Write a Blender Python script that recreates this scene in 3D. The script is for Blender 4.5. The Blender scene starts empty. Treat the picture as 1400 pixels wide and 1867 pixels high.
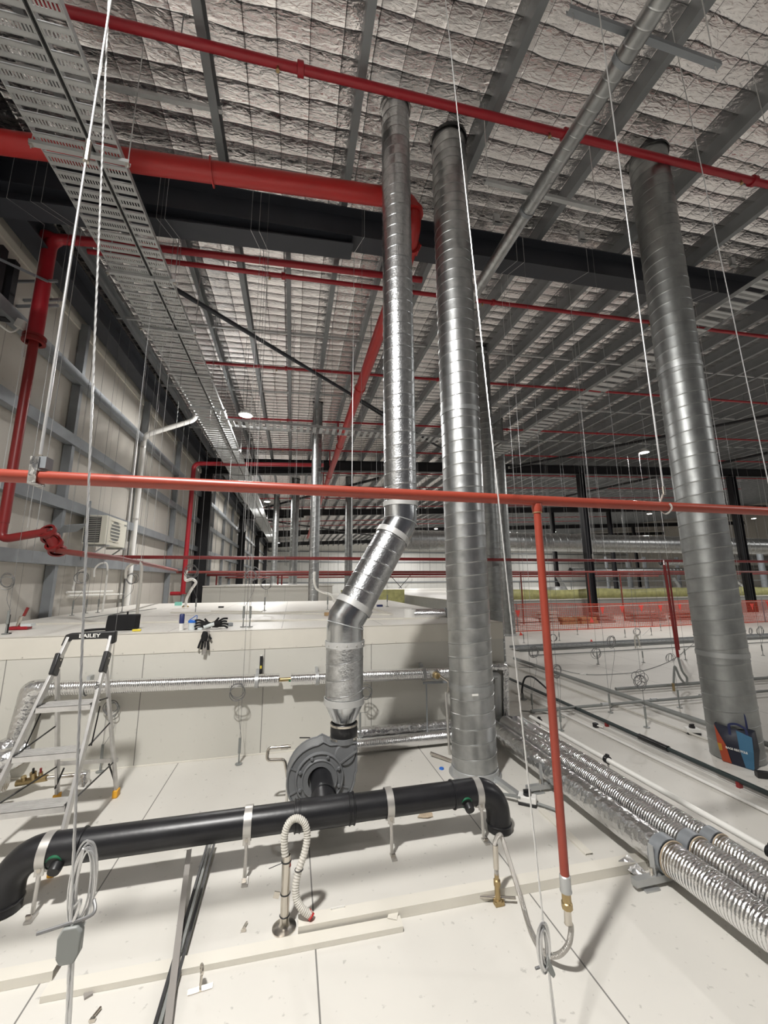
import bpy, math, random
from mathutils import Vector, Matrix, Euler
random.seed(7)
C = bpy.context.scene.collection
sc = bpy.context.scene
PI = math.pi
# ------------------------------------------------------------ camera
FP, PITCH, YAW, ROLL = 709.69, 0.175531, 0.229066, -0.005924
CAM = Vector((0, 0, 1.8))
cp, sp, cy, sy = math.cos(PITCH), math.sin(PITCH), math.cos(YAW), math.sin(YAW)
FW = Vector((sy * cp, cy * cp, sp)); R0 = Vector((cy, -sy, 0)); U0 = R0.cross(FW)
RT = R0 * math.cos(ROLL) + U0 * math.sin(ROLL); UP = U0 * math.cos(ROLL) - R0 * math.sin(ROLL)
cd = bpy.data.cameras.new('camera'); cam = bpy.data.objects.new('camera', cd); C.objects.link(cam)
cd.sensor_fit = 'HORIZONTAL'; cd.sensor_width = 36; cd.lens = FP / 1400 * 36; cd.clip_end = 300; cd.clip_start = .05
m = Matrix((RT, UP, -FW)).transposed().to_4x4(); m.translation = CAM; cam.matrix_world = m
sc.camera = cam
sc.view_settings.view_transform = 'Standard'; sc.view_settings.look = 'None'
sc.view_settings.gamma = 1; sc.view_settings.use_curve_mapping = False
sc.view_settings.exposure = 0.0
# ------------------------------------------------------------ world and lamps
w = bpy.data.worlds.new('hall_air'); sc.world = w; w.use_nodes = True
w.node_tree.nodes['Background'].inputs[0].default_value = (.95, .93, 1.0, 1)
w.node_tree.nodes['Background'].inputs[1].default_value = 0.07
LAMP_POWER = 330
LAMPS = [(-1.3, .3), (-1.35, 10.3), (-1.5, 22.0), (-1.6, 34), (-1.7, 46),
         (12.9, -1.6), (12.9, 11.6), (12.9, 22.5), (12.9, 34), (12.9, 46),
         (27, 0), (27, 11.6), (27, 24.5), (27, 36), (40, 12), (40, 26), (20, 44), (33, 48), (8, 57), (18, 57.5), (30, 57), (42, 57)]  # the closing group along the far wall is added to brighten that wall
# ------------------------------------------------------------ pixel rays to points on known planes
def ray(px, py): return FW * FP + RT * (px - 700) - UP * (py - 933.5)
def PX(px, py, x): d = ray(px, py); return CAM + d * (x / d.x)
def PY(px, py, y): d = ray(px, py); return CAM + d * (y / d.y)
def PZ(px, py, z=0.0): d = ray(px, py); return CAM + d * ((z - 1.8) / d.z)
RA, RS = 7.25, 0.0446
def roof(x): return RA + RS * x
def PR(px, py, dz=0.0):
    d = ray(px, py); k = (RA + dz - 1.8) / (d.z - RS * d.x); return CAM + d * k
V = Vector
# ------------------------------------------------------------ mesh builder
class MB:
    def __init__(s): s.v = []; s.f = []; s.sm = []
    def add(s, vs, fs, smooth=False):
        n = len(s.v); s.v += [tuple(p) for p in vs]; s.f += [tuple(i + n for i in f) for f in fs]; s.sm += [smooth] * len(fs)
        return s
    def box(s, a, b):
        x0, y0, z0 = a; x1, y1, z1 = b
        vs = [(x, y, z) for z in (z0, z1) for y in (y0, y1) for x in (x0, x1)]
        return s.add(vs, [(0, 2, 3, 1), (4, 5, 7, 6), (0, 1, 5, 4), (2, 6, 7, 3), (0, 4, 6, 2), (1, 3, 7, 5)])
    def cbox(s, c, d, rot=None):
        c = V(c); h = V(d) / 2
        vs = [V((x, y, z)) for z in (-h.z, h.z) for y in (-h.y, h.y) for x in (-h.x, h.x)]
        if rot: M = Euler(rot).to_matrix(); vs = [M @ p for p in vs]
        return s.add([p + c for p in vs], [(0, 2, 3, 1), (4, 5, 7, 6), (0, 1, 5, 4), (2, 6, 7, 3), (0, 4, 6, 2), (1, 3, 7, 5)])
    def sweep(s, prof, a, b, up=(0, 0, 1)):
        "closed 2-D profile (u sideways, v up) swept straight from a to b"
        a = V(a); b = V(b); t = (b - a).normalized(); u = t.cross(V(up)).normalized(); v = u.cross(t)
        n = len(prof); vs = [p + u * q[0] + v * q[1] for p in (a, b) for q in prof]
        fs = [(i, (i + 1) % n, n + (i + 1) % n, n + i) for i in range(n)] + [tuple(range(n))[::-1], tuple(range(n, 2 * n))]
        return s.add(vs, fs)
    def beam(s, a, b, w, h, up=(0, 0, 1)):
        return s.sweep([(-w / 2, -h / 2), (w / 2, -h / 2), (w / 2, h / 2), (-w / 2, h / 2)], a, b, up)
    def tube(s, pts, r, seg=12, caps=True, closed=False, smooth=True):
        pts = [V(p) for p in pts]; n = len(pts)
        rs = r if isinstance(r, (list, tuple)) else [r] * n
        def tan(i):
            if closed: return (pts[(i + 1) % n] - pts[i - 1]).normalized()
            a = pts[max(i - 1, 0)]; b = pts[min(i + 1, n - 1)]
            return (b - a).normalized() if (b - a).length > 1e-9 else V((0, 0, 1))
        t = tan(0); ref = V((0, 0, 1)) if abs(t.z) < .9 else V((0, 1, 0))
        u = t.cross(ref).normalized(); vs = []
        for i in range(n):
            t2 = tan(i); q = t.rotation_difference(t2); u = q @ u; u = (u - t2 * u.dot(t2)).normalized(); t = t2; v = t.cross(u)
            for k in range(seg):
                a = 2 * PI * k / seg; vs.append(pts[i] + (u * math.cos(a) + v * math.sin(a)) * rs[i])
        fs = []
        for i in range(n if closed else n - 1):
            j = (i + 1) % n
            for k in range(seg): fs.append((i * seg + k, i * seg + (k + 1) % seg, j * seg + (k + 1) % seg, j * seg + k))
        s.add(vs, fs, smooth)
        if caps and not closed:
            s.add([vs[k] for k in range(seg)], [tuple(range(seg))[::-1]]); s.add([vs[(n - 1) * seg + k] for k in range(seg)], [tuple(range(seg))])
        return s
    def ring(s, c, R, r, ax=(0, 0, 1), seg=24, rseg=6, sx=1.0, ref=None):
        ax = V(ax).normalized(); ref = V(ref) if ref else (V((1, 0, 0)) if abs(ax.x) < .9 else V((0, 1, 0)))
        u = (ref - ax * ref.dot(ax)).normalized(); v = ax.cross(u); c = V(c)
        return s.tube([c + u * R * sx * math.cos(2 * PI * k / seg) + v * R * math.sin(2 * PI * k / seg) for k in range(seg)], r, rseg, closed=True)
    def lathe(s, prof, c, ax=(0, 0, 1), seg=32, smooth=True):
        ax = V(ax).normalized(); ref = V((1, 0, 0)) if abs(ax.x) < .9 else V((0, 1, 0))
        u = (ref - ax * ref.dot(ax)).normalized(); v = ax.cross(u); c = V(c); vs = []
        for r, h in prof:
            for k in range(seg):
                a = 2 * PI * k / seg; vs.append(c + ax * h + (u * math.cos(a) + v * math.sin(a)) * max(r, 1e-5))
        fs = [(i * seg + k, i * seg + (k + 1) % seg, (i + 1) * seg + (k + 1) % seg, (i + 1) * seg + k) for i in range(len(prof) - 1) for k in range(seg)]
        return s.add(vs, fs, smooth)
    def spiral(s, a, b, r, pitch=.13, ridge=.004, seg=32, ph=0.0):
        "lock-seam spiral duct wall from a to b"
        a = V(a); b = V(b); L = (b - a).length; t = (b - a) / L
        ref = V((0, 0, 1)) if abs(t.z) < .9 else V((1, 0, 0)); u = t.cross(ref).normalized(); v = t.cross(u)
        pr = [(0, ridge), (.03, ridge), (.05, .0003), (.08, 0), (.92, 0), (.96, .0003), (1, ridge)]
        N = int(L / pitch) + 2; st = (N + 1) * seg; vs = []; fs = []; m = len(pr)
        for i in range(st + 1):
            tt = i / seg - 1; an = 2 * PI * tt + ph; d = u * math.cos(an) + v * math.sin(an)
            for q, o in pr:
                h = min(max(pitch * (tt + q), 0), L); vs.append(a + t * h + d * (r + o))
        for i in range(st):
            for j in range(m - 1): fs.append((i * m + j, (i + 1) * m + j, (i + 1) * m + j + 1, i * m + j + 1))
        return s.add(vs, fs, True)
    def prism(s, poly, ax, d0, d1):
        "polygon in the two other axes extruded along ax ('x','y','z')"
        def P(q, d): return {'x': (d, q[0], q[1]), 'y': (q[0], d, q[1]), 'z': (q[0], q[1], d)}[ax]
        n = len(poly); vs = [P(q, d0) for q in poly] + [P(q, d1) for q in poly]
        return s.add(vs, [(i, (i + 1) % n, n + (i + 1) % n, n + i) for i in range(n)] + [tuple(range(n))[::-1], tuple(range(n, 2 * n))])
    def build(s, name, mat, parent=None, bevel=0):
        me = bpy.data.meshes.new(name); me.from_pydata(s.v, [], s.f)
        me.polygons.foreach_set('use_smooth', s.sm); me.materials.append(mat); me.update(); me.set_sharp_from_angle(angle=math.radians(42))
        o = bpy.data.objects.new(name, me); C.objects.link(o)
        if parent is not None: adopt(o, parent)
        if bevel:
            b = o.modifiers.new('bevel', 'BEVEL'); b.width = bevel; b.segments = 2; b.limit_method = 'ANGLE'
        return o
def world_loc(p):
    l = V((0, 0, 0))
    while p is not None: l += p.location; p = p.parent if p.parent else None
    return l
def adopt(o, p):
    o.parent = p
    if p.type == 'EMPTY': o.matrix_parent_inverse = Matrix.Translation(-p.location)
def tag(o, label, cat, group=None, kind=None):
    o['label'] = label; o['category'] = cat
    if group: o['group'] = group
    if kind: o['kind'] = kind
    return o
def thing(name, loc, label, cat, group=None):
    o = bpy.data.objects.new(name, None); o.empty_display_size = .1; o.location = V(loc); C.objects.link(o)
    return tag(o, label, cat, group)
def struct(name, mb, mat, label=None):
    o = mb.build(name, mat); o['kind'] = 'structure'
    if label: o['label'] = label
    return o
def copy_tree(o, delta=None, parent=None):
    c = o.copy(); C.objects.link(c)
    if parent is not None: c.parent = parent
    for ch in list(o.children): copy_tree(ch, None, c)
    if delta is not None: c.location = o.location + V(delta)
    return c
def arc(c, r, a0, a1, u, v, n=8):
    c = V(c); u = V(u); v = V(v)
    return [c + u * r * math.cos(a0 + (a1 - a0) * i / n) + v * r * math.sin(a0 + (a1 - a0) * i / n) for i in range(n + 1)]
def bend(pts, r, n=6):
    "round the corners of a polyline"
    pts = [V(p) for p in pts]; out = [pts[0]]
    for i in range(1, len(pts) - 1):
        a, b, c = pts[i - 1], pts[i], pts[i + 1]; rr = min(r, (a - b).length * .49, (c - b).length * .49)
        p = b + (a - b).normalized() * rr; q = b + (c - b).normalized() * rr
        for k in range(n + 1):
            t = k / n; out.append(p * (1 - t) ** 2 + b * 2 * t * (1 - t) + q * t * t)
    return out + [pts[-1]]
def smooth_path(P, n=8):
    P = [V(p) for p in P]; out = []
    for i in range(len(P) - 1):
        a = P[max(i - 1, 0)]; b = P[i]; c = P[i + 1]; d = P[min(i + 2, len(P) - 1)]
        for k in range(n):
            t = k / n; out.append(.5 * ((2 * b) + (c - a) * t + (2 * a - 5 * b + 4 * c - d) * t * t + (3 * b - a - 3 * c + d) * t ** 3))
    return out + [P[-1]]
ORD = ['first', 'second', 'third', 'fourth', 'fifth', 'sixth', 'seventh', 'eighth', 'ninth', 'tenth', 'eleventh', 'twelfth', 'thirteenth', 'fourteenth', 'fifteenth', 'sixteenth', 'seventeenth', 'eighteenth', 'nineteenth', 'twentieth']
def nth(i):
    if i < 20: return ORD[i]
    t, u = divmod(i + 1, 10)
    return {2: 'twenty', 3: 'thirty', 4: 'forty', 5: 'fifty', 6: 'sixty', 7: 'seventy'}[t] + ('-' + ORD[u - 1] if u else '-odd')
# ------------------------------------------------------------ materials
def mat(name, col, metal=0.0, rough=.5, bump=None, var=0.0, vscale=3.0, emit=None, coat=0.0):
    """bump = list of (kind, scale, height) in object space"""
    M = bpy.data.materials.new(name); M.use_nodes = True; nt = M.node_tree; N = nt.nodes; L = nt.links; B = N['Principled BSDF']
    B.inputs['Base Color'].default_value = (*col, 1); B.inputs['Metallic'].default_value = metal; B.inputs['Roughness'].default_value = rough
    if coat: B.inputs['Coat Weight'].default_value = coat
    if emit: B.inputs['Emission Color'].default_value = (*emit[0], 1); B.inputs['Emission Strength'].default_value = emit[1]
    tc = N.new('ShaderNodeTexCoord')
    if var:
        n = N.new('ShaderNodeTexNoise'); n.inputs['Scale'].default_value = vscale; n.inputs['Detail'].default_value = 6
        L.new(tc.outputs['Object'], n.inputs['Vector'])
        mr = N.new('ShaderNodeMapRange'); mr.inputs['From Min'].default_value = .3; mr.inputs['From Max'].default_value = .7
        mr.inputs['To Min'].default_value = 1 - var; mr.inputs['To Max'].default_value = 1 + var * .5; L.new(n.outputs['Fac'], mr.inputs['Value'])
        mx = N.new('ShaderNodeVectorMath'); mx.operation = 'SCALE'; mx.inputs[0].default_value = col; L.new(mr.outputs[0], mx.inputs['Scale'])
        L.new(mx.outputs[0], B.inputs['Base Color'])
    if bump:
        prev = None
        for kind, scale, h in bump:
            if kind == 'noise': n = N.new('ShaderNodeTexNoise'); n.inputs['Scale'].default_value = scale; n.inputs['Detail'].default_value = 5; o = n.outputs['Fac']
            elif kind == 'voro': n = N.new('ShaderNodeTexVoronoi'); n.inputs['Scale'].default_value = scale; o = n.outputs['Distance']
            else:
                n = N.new('ShaderNodeTexWave'); n.wave_type = 'BANDS'; n.bands_direction = kind; n.inputs['Scale'].default_value = scale
                n.inputs['Distortion'].default_value = 1.5; n.inputs['Detail'].default_value = 3; n.inputs['Detail Scale'].default_value = 2; o = n.outputs['Fac']
            L.new(tc.outputs['Object'], n.inputs['Vector'])
            b = N.new('ShaderNodeBump'); b.inputs['Strength'].default_value = 1; b.inputs['Distance'].default_value = h; L.new(o, b.inputs['Height'])
            if prev: L.new(prev.outputs[0], b.inputs['Normal'])
            prev = b
        L.new(prev.outputs[0], B.inputs['Normal'])
    return M
def mathn(N, L, op, a, b=None, c=None):
    n = N.new('ShaderNodeMath'); n.operation = op
    for i, x in enumerate((a, b, c)):
        if x is None: continue
        if isinstance(x, (int, float)): n.inputs[i].default_value = x
        else: L.new(x, n.inputs[i])
    return n.outputs[0]
def panel_mat(name, col, rough, axes, dirt=.06, line=.35):
    "white sandwich panel with dark joints; axes = list of (axis, pitch, offset, halfwidth)"
    M = bpy.data.materials.new(name); M.use_nodes = True; nt = M.node_tree; N = nt.nodes; L = nt.links; B = N['Principled BSDF']
    B.inputs['Roughness'].default_value = rough
    tc = N.new('ShaderNodeTexCoord'); sx = N.new('ShaderNodeSeparateXYZ'); L.new(tc.outputs['Object'], sx.inputs[0])
    tot = None
    for ax, pitch, off, hw in axes:
        u = mathn(N, L, 'ADD', sx.outputs['XYZ'.index(ax)], -off + pitch / 2 + pitch * 100)
        u = mathn(N, L, 'MODULO', u, pitch); u = mathn(N, L, 'ABSOLUTE', mathn(N, L, 'SUBTRACT', u, pitch / 2))
        g = mathn(N, L, 'LESS_THAN', u, hw); tot = g if tot is None else mathn(N, L, 'MAXIMUM', tot, g)
    n1 = N.new('ShaderNodeTexNoise'); n1.inputs['Scale'].default_value = 1.3; n1.inputs['Detail'].default_value = 8; L.new(tc.outputs['Object'], n1.inputs['Vector'])
    n2 = N.new('ShaderNodeTexNoise'); n2.inputs['Scale'].default_value = 22; n2.inputs['Detail'].default_value = 4; L.new(tc.outputs['Object'], n2.inputs['Vector'])
    sp_ = N.new('ShaderNodeMapRange'); sp_.inputs['From Min'].default_value = .655; sp_.inputs['From Max'].default_value = .71; L.new(n2.outputs['Fac'], sp_.inputs['Value'])
    a = mathn(N, L, 'MULTIPLY', mathn(N, L, 'SUBTRACT', n1.outputs['Fac'], .5), dirt * 3)
    v = mathn(N, L, 'SUBTRACT', mathn(N, L, 'SUBTRACT', 1.0, mathn(N, L, 'ABSOLUTE', a)), mathn(N, L, 'MULTIPLY', sp_.outputs[0], dirt * 5))
    if tot is not None: v = mathn(N, L, 'MULTIPLY', v, mathn(N, L, 'SUBTRACT', 1.0, mathn(N, L, 'MULTIPLY', tot, 1 - line)))
    sc_ = N.new('ShaderNodeVectorMath'); sc_.operation = 'SCALE'; sc_.inputs[0].default_value = col; L.new(v, sc_.inputs['Scale']); L.new(sc_.outputs[0], B.inputs['Base Color'])
    return M
def foil_mat():
    "reflective roof blanket sagging between its mesh wires"
    M = bpy.data.materials.new('roof_foil'); M.use_nodes = True; nt = M.node_tree; N = nt.nodes; L = nt.links; B = N['Principled BSDF']
    B.inputs['Metallic'].default_value = 1; B.inputs['Roughness'].default_value = .21; B.inputs['Base Color'].default_value = (.80, .77, .76, 1)
    tc = N.new('ShaderNodeTexCoord'); wob = N.new('ShaderNodeTexNoise'); wob.inputs['Scale'].default_value = 1.2; wob.inputs['Detail'].default_value = 3; L.new(tc.outputs['Object'], wob.inputs['Vector'])
    sx = N.new('ShaderNodeSeparateXYZ'); L.new(tc.outputs['Object'], sx.inputs[0])
    w1 = mathn(N, L, 'MULTIPLY', mathn(N, L, 'SUBTRACT', wob.outputs['Fac'], .5), .11)
    x = mathn(N, L, 'ADD', sx.outputs[0], mathn(N, L, 'MULTIPLY', w1, .5)); y = mathn(N, L, 'ADD', sx.outputs[1], w1)
    cx = mathn(N, L, 'ABSOLUTE', mathn(N, L, 'SINE', mathn(N, L, 'MULTIPLY', x, PI / .33)))
    cyy = mathn(N, L, 'ABSOLUTE', mathn(N, L, 'SINE', mathn(N, L, 'MULTIPLY', y, PI / .215)))
    hx = mathn(N, L, 'POWER', cx, .35); hy = mathn(N, L, 'POWER', cyy, .6)
    n2 = N.new('ShaderNodeTexNoise'); n2.inputs['Scale'].default_value = 15; n2.inputs['Detail'].default_value = 5; n2.inputs['Distortion'].default_value = .8
    mp = N.new('ShaderNodeMapping'); mp.inputs['Scale'].default_value = (.6, 1.6, 1); L.new(tc.outputs['Object'], mp.inputs[0]); L.new(mp.outputs[0], n2.inputs['Vector'])
    h = mathn(N, L, 'ADD', mathn(N, L, 'MULTIPLY', hx, -.014), mathn(N, L, 'MULTIPLY', hy, -.029))
    h = mathn(N, L, 'ADD', h, mathn(N, L, 'MULTIPLY', n2.outputs['Fac'], -.020))
    b = N.new('ShaderNodeBump'); b.inputs['Distance'].default_value = 1.0; b.inputs['Strength'].default_value = .9; L.new(h, b.inputs['Height']); L.new(b.outputs[0], B.inputs['Normal'])
    g = mathn(N, L, 'MINIMUM', mathn(N, L, 'GREATER_THAN', cx, .035), 1.0)
    v = mathn(N, L, 'ADD', mathn(N, L, 'MULTIPLY', g, .35), .65)
    s2 = N.new('ShaderNodeVectorMath'); s2.operation = 'SCALE'; s2.inputs[0].default_value = (.92, .89, .88); L.new(v, s2.inputs['Scale']); L.new(s2.outputs[0], B.inputs['Base Color'])
    return M
WHITE = (.70, .68, .62)
m_floor = panel_mat('white_floor_panel', (.62, .60, .555), .55, [('X', 1.235, .175, .004)], .05, .3)
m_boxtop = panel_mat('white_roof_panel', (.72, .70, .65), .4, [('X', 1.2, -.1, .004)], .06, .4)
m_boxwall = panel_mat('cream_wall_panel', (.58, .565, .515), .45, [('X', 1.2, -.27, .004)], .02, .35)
m_trim = mat('cream_metal_trim', (.66, .63, .56), 0, .45, var=.04)
m_wall = panel_mat('hall_wall_panel', (.56, .53, .48), .5, [('Y', 1.1, .3, .006)], .03, .55)
m_wallx = panel_mat('far_wall_panel', (.78, .78, .75), .5, [('X', 1.1, .3, .01)], .03, .55)
m_foil = foil_mat()
m_galv = mat('galvanised_steel', (.52, .53, .53), .7, .5, var=.12, vscale=6)
m_galvw = mat('galvanised_girt', (.30, .32, .34), .5, .5, var=.12, vscale=4)
m_purlin = mat('galvanised_purlin', (.24, .25, .26), .55, .5, var=.1, vscale=3)
m_duct = mat('spiral_duct_zinc', (.46, .47, .47), 1, .36, bump=[('noise', 9, .002)], var=.22, vscale=9)
m_ductd = mat('dull_spiral_duct_zinc', (.34, .35, .345), .92, .43, bump=[('noise', 8, .002)], var=.22, vscale=7)
m_spangle = mat('spangled_duct_zinc', (.54, .55, .56), 1, .30, bump=[('voro', 60, .0012)], var=.2, vscale=30)
m_shiny = mat('plain_zinc_elbow', (.60, .62, .64), 1, .2, bump=[('noise', 5, .004)], var=.05)
m_tape = mat('silver_joint_tape', (.50, .50, .49), .35, .5)
m_tapeg = mat('grey_joint_band', (.40, .41, .41), .85, .42)
m_steeld = mat('dark_grey_rafter_paint', (.030, .033, .042), 0, .55, var=.1)
m_black = mat('black_column_paint', (.012, .012, .015), 0, .5)
m_red = mat('red_fire_pipe_paint', (.34, .013, .022), 0, .38, var=.06)
m_redb = mat('bright_red_fire_pipe_paint', (.42, .020, .018), 0, .40, var=.06)
m_redd = mat('dark_red_pipe_paint', (.20, .014, .014), 0, .4)
m_orange = mat('orange_red_pipe_paint', (.27, .042, .024), 0, .36, var=.05)
m_pink = mat('dull_pinkish_pipe_paint', (.22, .045, .038), 0, .4)
m_hdpe = mat('black_plastic_pipe', (.012, .012, .014), 0, .36, var=.3, vscale=8, bump=[('noise', 30, .0006)])
m_rubber = mat('black_rubber', (.012, .012, .013), 0, .35)
m_grey = mat('grey_fan_plastic', (.16, .165, .17), 0, .42, var=.05)
m_ss = mat('stainless_steel', (.62, .58, .52), 1, .25)
m_ssd = mat('zinc_strap', (.58, .56, .53), .7, .35)
m_wire = mat('steel_wire_rope', (.62, .62, .62), .8, .35)
m_wired = mat('dull_wire', (.22, .22, .22), .6, .5)
m_foilp = mat('foil_pipe_lagging', (.74, .74, .74), 1, .24, bump=[('noise', 18, .012), ('voro', 28, .006)], var=.06, vscale=10)
m_foilr = mat('ribbed_foil_lagging', (.82, .82, .82), 1, .17, bump=[('Y', 17, .0035), ('noise', 22, .008)])
m_foilrx = mat('ribbed_foil_wall_lagging', (.82, .82, .82), 1, .22, bump=[('X', 16, .003), ('noise', 9, .006)])
m_alu = mat('ladder_aluminium', (.62, .61, .60), .7, .38, var=.12, vscale=14)
m_bplas = mat('black_plastic', (.014, .014, .015), 0, .4)
m_bfab = mat('black_fabric', (.006, .006, .007), 0, .9)
m_yel = mat('yellow_rubber_foot', (.75, .38, .03), 0, .5)
m_yelt = mat('yellow_tape_roll', (.75, .60, .05), 0, .5)
m_whitep = mat('white_pvc', (.78, .77, .73), 0, .35)
m_whitec = mat('white_painted_metal', (.74, .73, .70), 0, .4)
m_ac = mat('air_conditioner_cream', (.74, .72, .62), 0, .4)
m_cond = mat('grey_corrugated_conduit', (.54, .52, .47), 0, .45)
m_cgrey = mat('grey_electrical_conduit', (.22, .23, .22), 0, .45)
m_dgreen = mat('black_green_pipe', (.02, .03, .03), 0, .4)
m_brass = mat('brass', (.42, .32, .17), 1, .4)
m_blue = mat('blue_plastic', (.02, .14, .55), 0, .4)
m_navy = mat('navy_label', (.02, .03, .12), 0, .4)
m_clearp = mat('translucent_tub_plastic', (.62, .66, .66), 0, .35)
m_green = mat('green_ring', (.012, .12, .055), 0, .4)
m_mesh = mat('orange_barrier_mesh', (.75, .10, .05), 0, .6)
m_flag = mat('fluorescent_pink_flag', (.95, .10, .08), 0, .6)
m_ybar = mat('yellow_barrier_film', (.56, .55, .24), 0, .45, var=.25, vscale=5)
m_ply = mat('plywood_brown', (.40, .26, .13), 0, .7, var=.2)
m_paper = mat('brown_paper_scrap', (.45, .36, .26), 0, .8, var=.2, vscale=30)
m_taupe = mat('taupe_flat_bar', (.30, .28, .26), .2, .5)
m_lens = mat('lamp_lens', (.9, .9, .9), 0, .3, emit=((1, .96, .88), 28))
# ============================================================ setting
YF, XR, YB, XL = 62.0, 62.0, -10.0, -3.9
struct('floor', MB().box((XL, YB, -.12), (XR, YF, 0)), m_floor, 'white insulated panel deck one walks on')
c = MB(); n = 2
c.add([(XL - .2, YB, roof(XL - .2)), (XR, YB, roof(XR)), (XR, YF, roof(XR)), (XL - .2, YF, roof(XL - .2)), (XL - .2, YB, roof(XL) + .1), (XR, YB, roof(XR) + .1), (XR, YF, roof(XR) + .1), (XL - .2, YF, roof(XL) + .1)],
      [(0, 1, 2, 3), (7, 6, 5, 4), (0, 4, 5, 1), (1, 5, 6, 2), (2, 6, 7, 3), (3, 7, 4, 0)])
struct('ceiling', c, m_foil, 'silver foil blanket under the hall roof')
struct('wall_left', MB().box((XL - .12, YB, 0), (XL, YF, 7.2)), m_wall, 'cream sheeted wall on the left')
struct('wall_back', MB().box((XL, YF, 0), (XR, YF + .15, 10.2)), m_wallx, 'pale far end wall of the hall')
struct('wall_right', MB().box((XR, YB, 0), (XR + .15, YF, 10.2)), m_wall)
# insulated room whose roof is walked on, left of the ducts
BX, BY, BZ, BE = 2.64, 4.69, 1.27, 11.2
room = thing('cold_room_box', (BX, BY, 0), 'low cream panel-built cold room with a walk-on white roof, left', 'cold room')
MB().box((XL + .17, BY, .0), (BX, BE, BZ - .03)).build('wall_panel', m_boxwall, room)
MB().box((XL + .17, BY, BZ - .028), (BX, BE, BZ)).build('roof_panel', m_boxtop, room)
t = MB().box((XL + .17, BY - .006, BZ - .20), (BX + .006, BY - .001, BZ + .003)).box((XL + .17, BY - .006, BZ), (BX + .006, BY + .09, BZ + .004)).box((BX + .001, BY, BZ - .20), (BX + .006, BE, BZ + .003))
tr = t.build('edge_trim', m_trim, room)
for i in range(22):
    x = -3.7 + i * .29; MB().tube([(x, BY - .006, BZ - .185), (x, BY - .010, BZ - .185)], .006, 8).build('rivet', m_ssd, tr)
r = MB().sweep([(0, 0), (.010, 0), (.008, .012), (0, .014)], (XL + .18, BY - .002, .001), (BX, BY - .002, .001))
r.build('floor_angle', m_trim, room)
# farther cold room on the left beyond the first, and the raised deck on the right
r2 = thing('cold_room_box', (0, 16, 0), 'distant white cold room block behind the near cold room roof', 'cold room')
MB().box((XL + .6, 16.2, 0), (1.6, 26, 1.62)).build('wall_panel', m_boxwall, r2)
MB().box((XL + .6, 16.15, 1.62), (1.65, 26.05, 1.66)).build('roof_panel', m_boxtop, r2)
r3 = thing('cold_room_box', (30, 18, 0), 'long grey cold room block behind the orange mesh barrier', 'cold room')
MB().box((7.9, 17.6, 0), (XR - .1, 50, .80)).build('wall_panel', mat('grey_wall_panel', (.36, .36, .34), 0, .5, var=.05), r3)
MB().box((7.85, 17.55, .80), (XR - .1, 50.05, .84)).build('roof_panel', m_boxtop, r3)
# ------------------------------------------------------------ purlins
def purlin(x, y0, y1, lab, wd=.075):
    z = roof(x); d = .22
    p = [(-wd / 2, -d), (wd / 2, -d), (wd / 2, -d + .02), (wd / 2 - .006, -d + .02), (wd / 2 - .006, -d + .006), (-wd / 2 + .006, -d + .006), (-wd / 2 + .006, -.006), (wd / 2, -.006), (wd / 2, 0), (-wd / 2, 0)]
    o = MB().sweep([(a, b) for a, b in p], (x, y0, z), (x, y1, z)).build('roof_purlin', m_purlin)
    return tag(o, lab, 'purlin', 'galvanised purlins under the foil roof')
k = 0
for i in range(-3, 60):
    x = -1.03 + .785 * i
    if x > 44: break
    y0 = -9.5 if i % 2 == 0 else 4.98
    purlin(x, y0, 61.5, 'galvanised steel purlin under the foil roof, %s from the left wall' % nth(k), .085 if i % 2 == 0 else .07); k += 1
for j, y in enumerate((-2.2, .6, 3.85, 7.85, 10.6, 13.5, 19.5, 23, 26, 32, 35.5, 38.5)):
    b = MB(); x0, x1 = (-3.6, 30)
    if y < 4.6: x0, x1 = -3.6, -.95 if y > 3 else -1
    if y < 3: continue
    b.sweep([(-.022, -.022), (.022, -.022), (.022, .022), (-.022, .022)], (x0, y, roof(x0) - .17), (x1, y, roof(x1) - .17))
    tag(b.build('purlin_bridging', m_galv), 'galvanised bridging bar across the purlins, %s row from the camera' % nth(j - 2), 'bridging bar')
    if 4.6 < y < 14:
        pass
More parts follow.
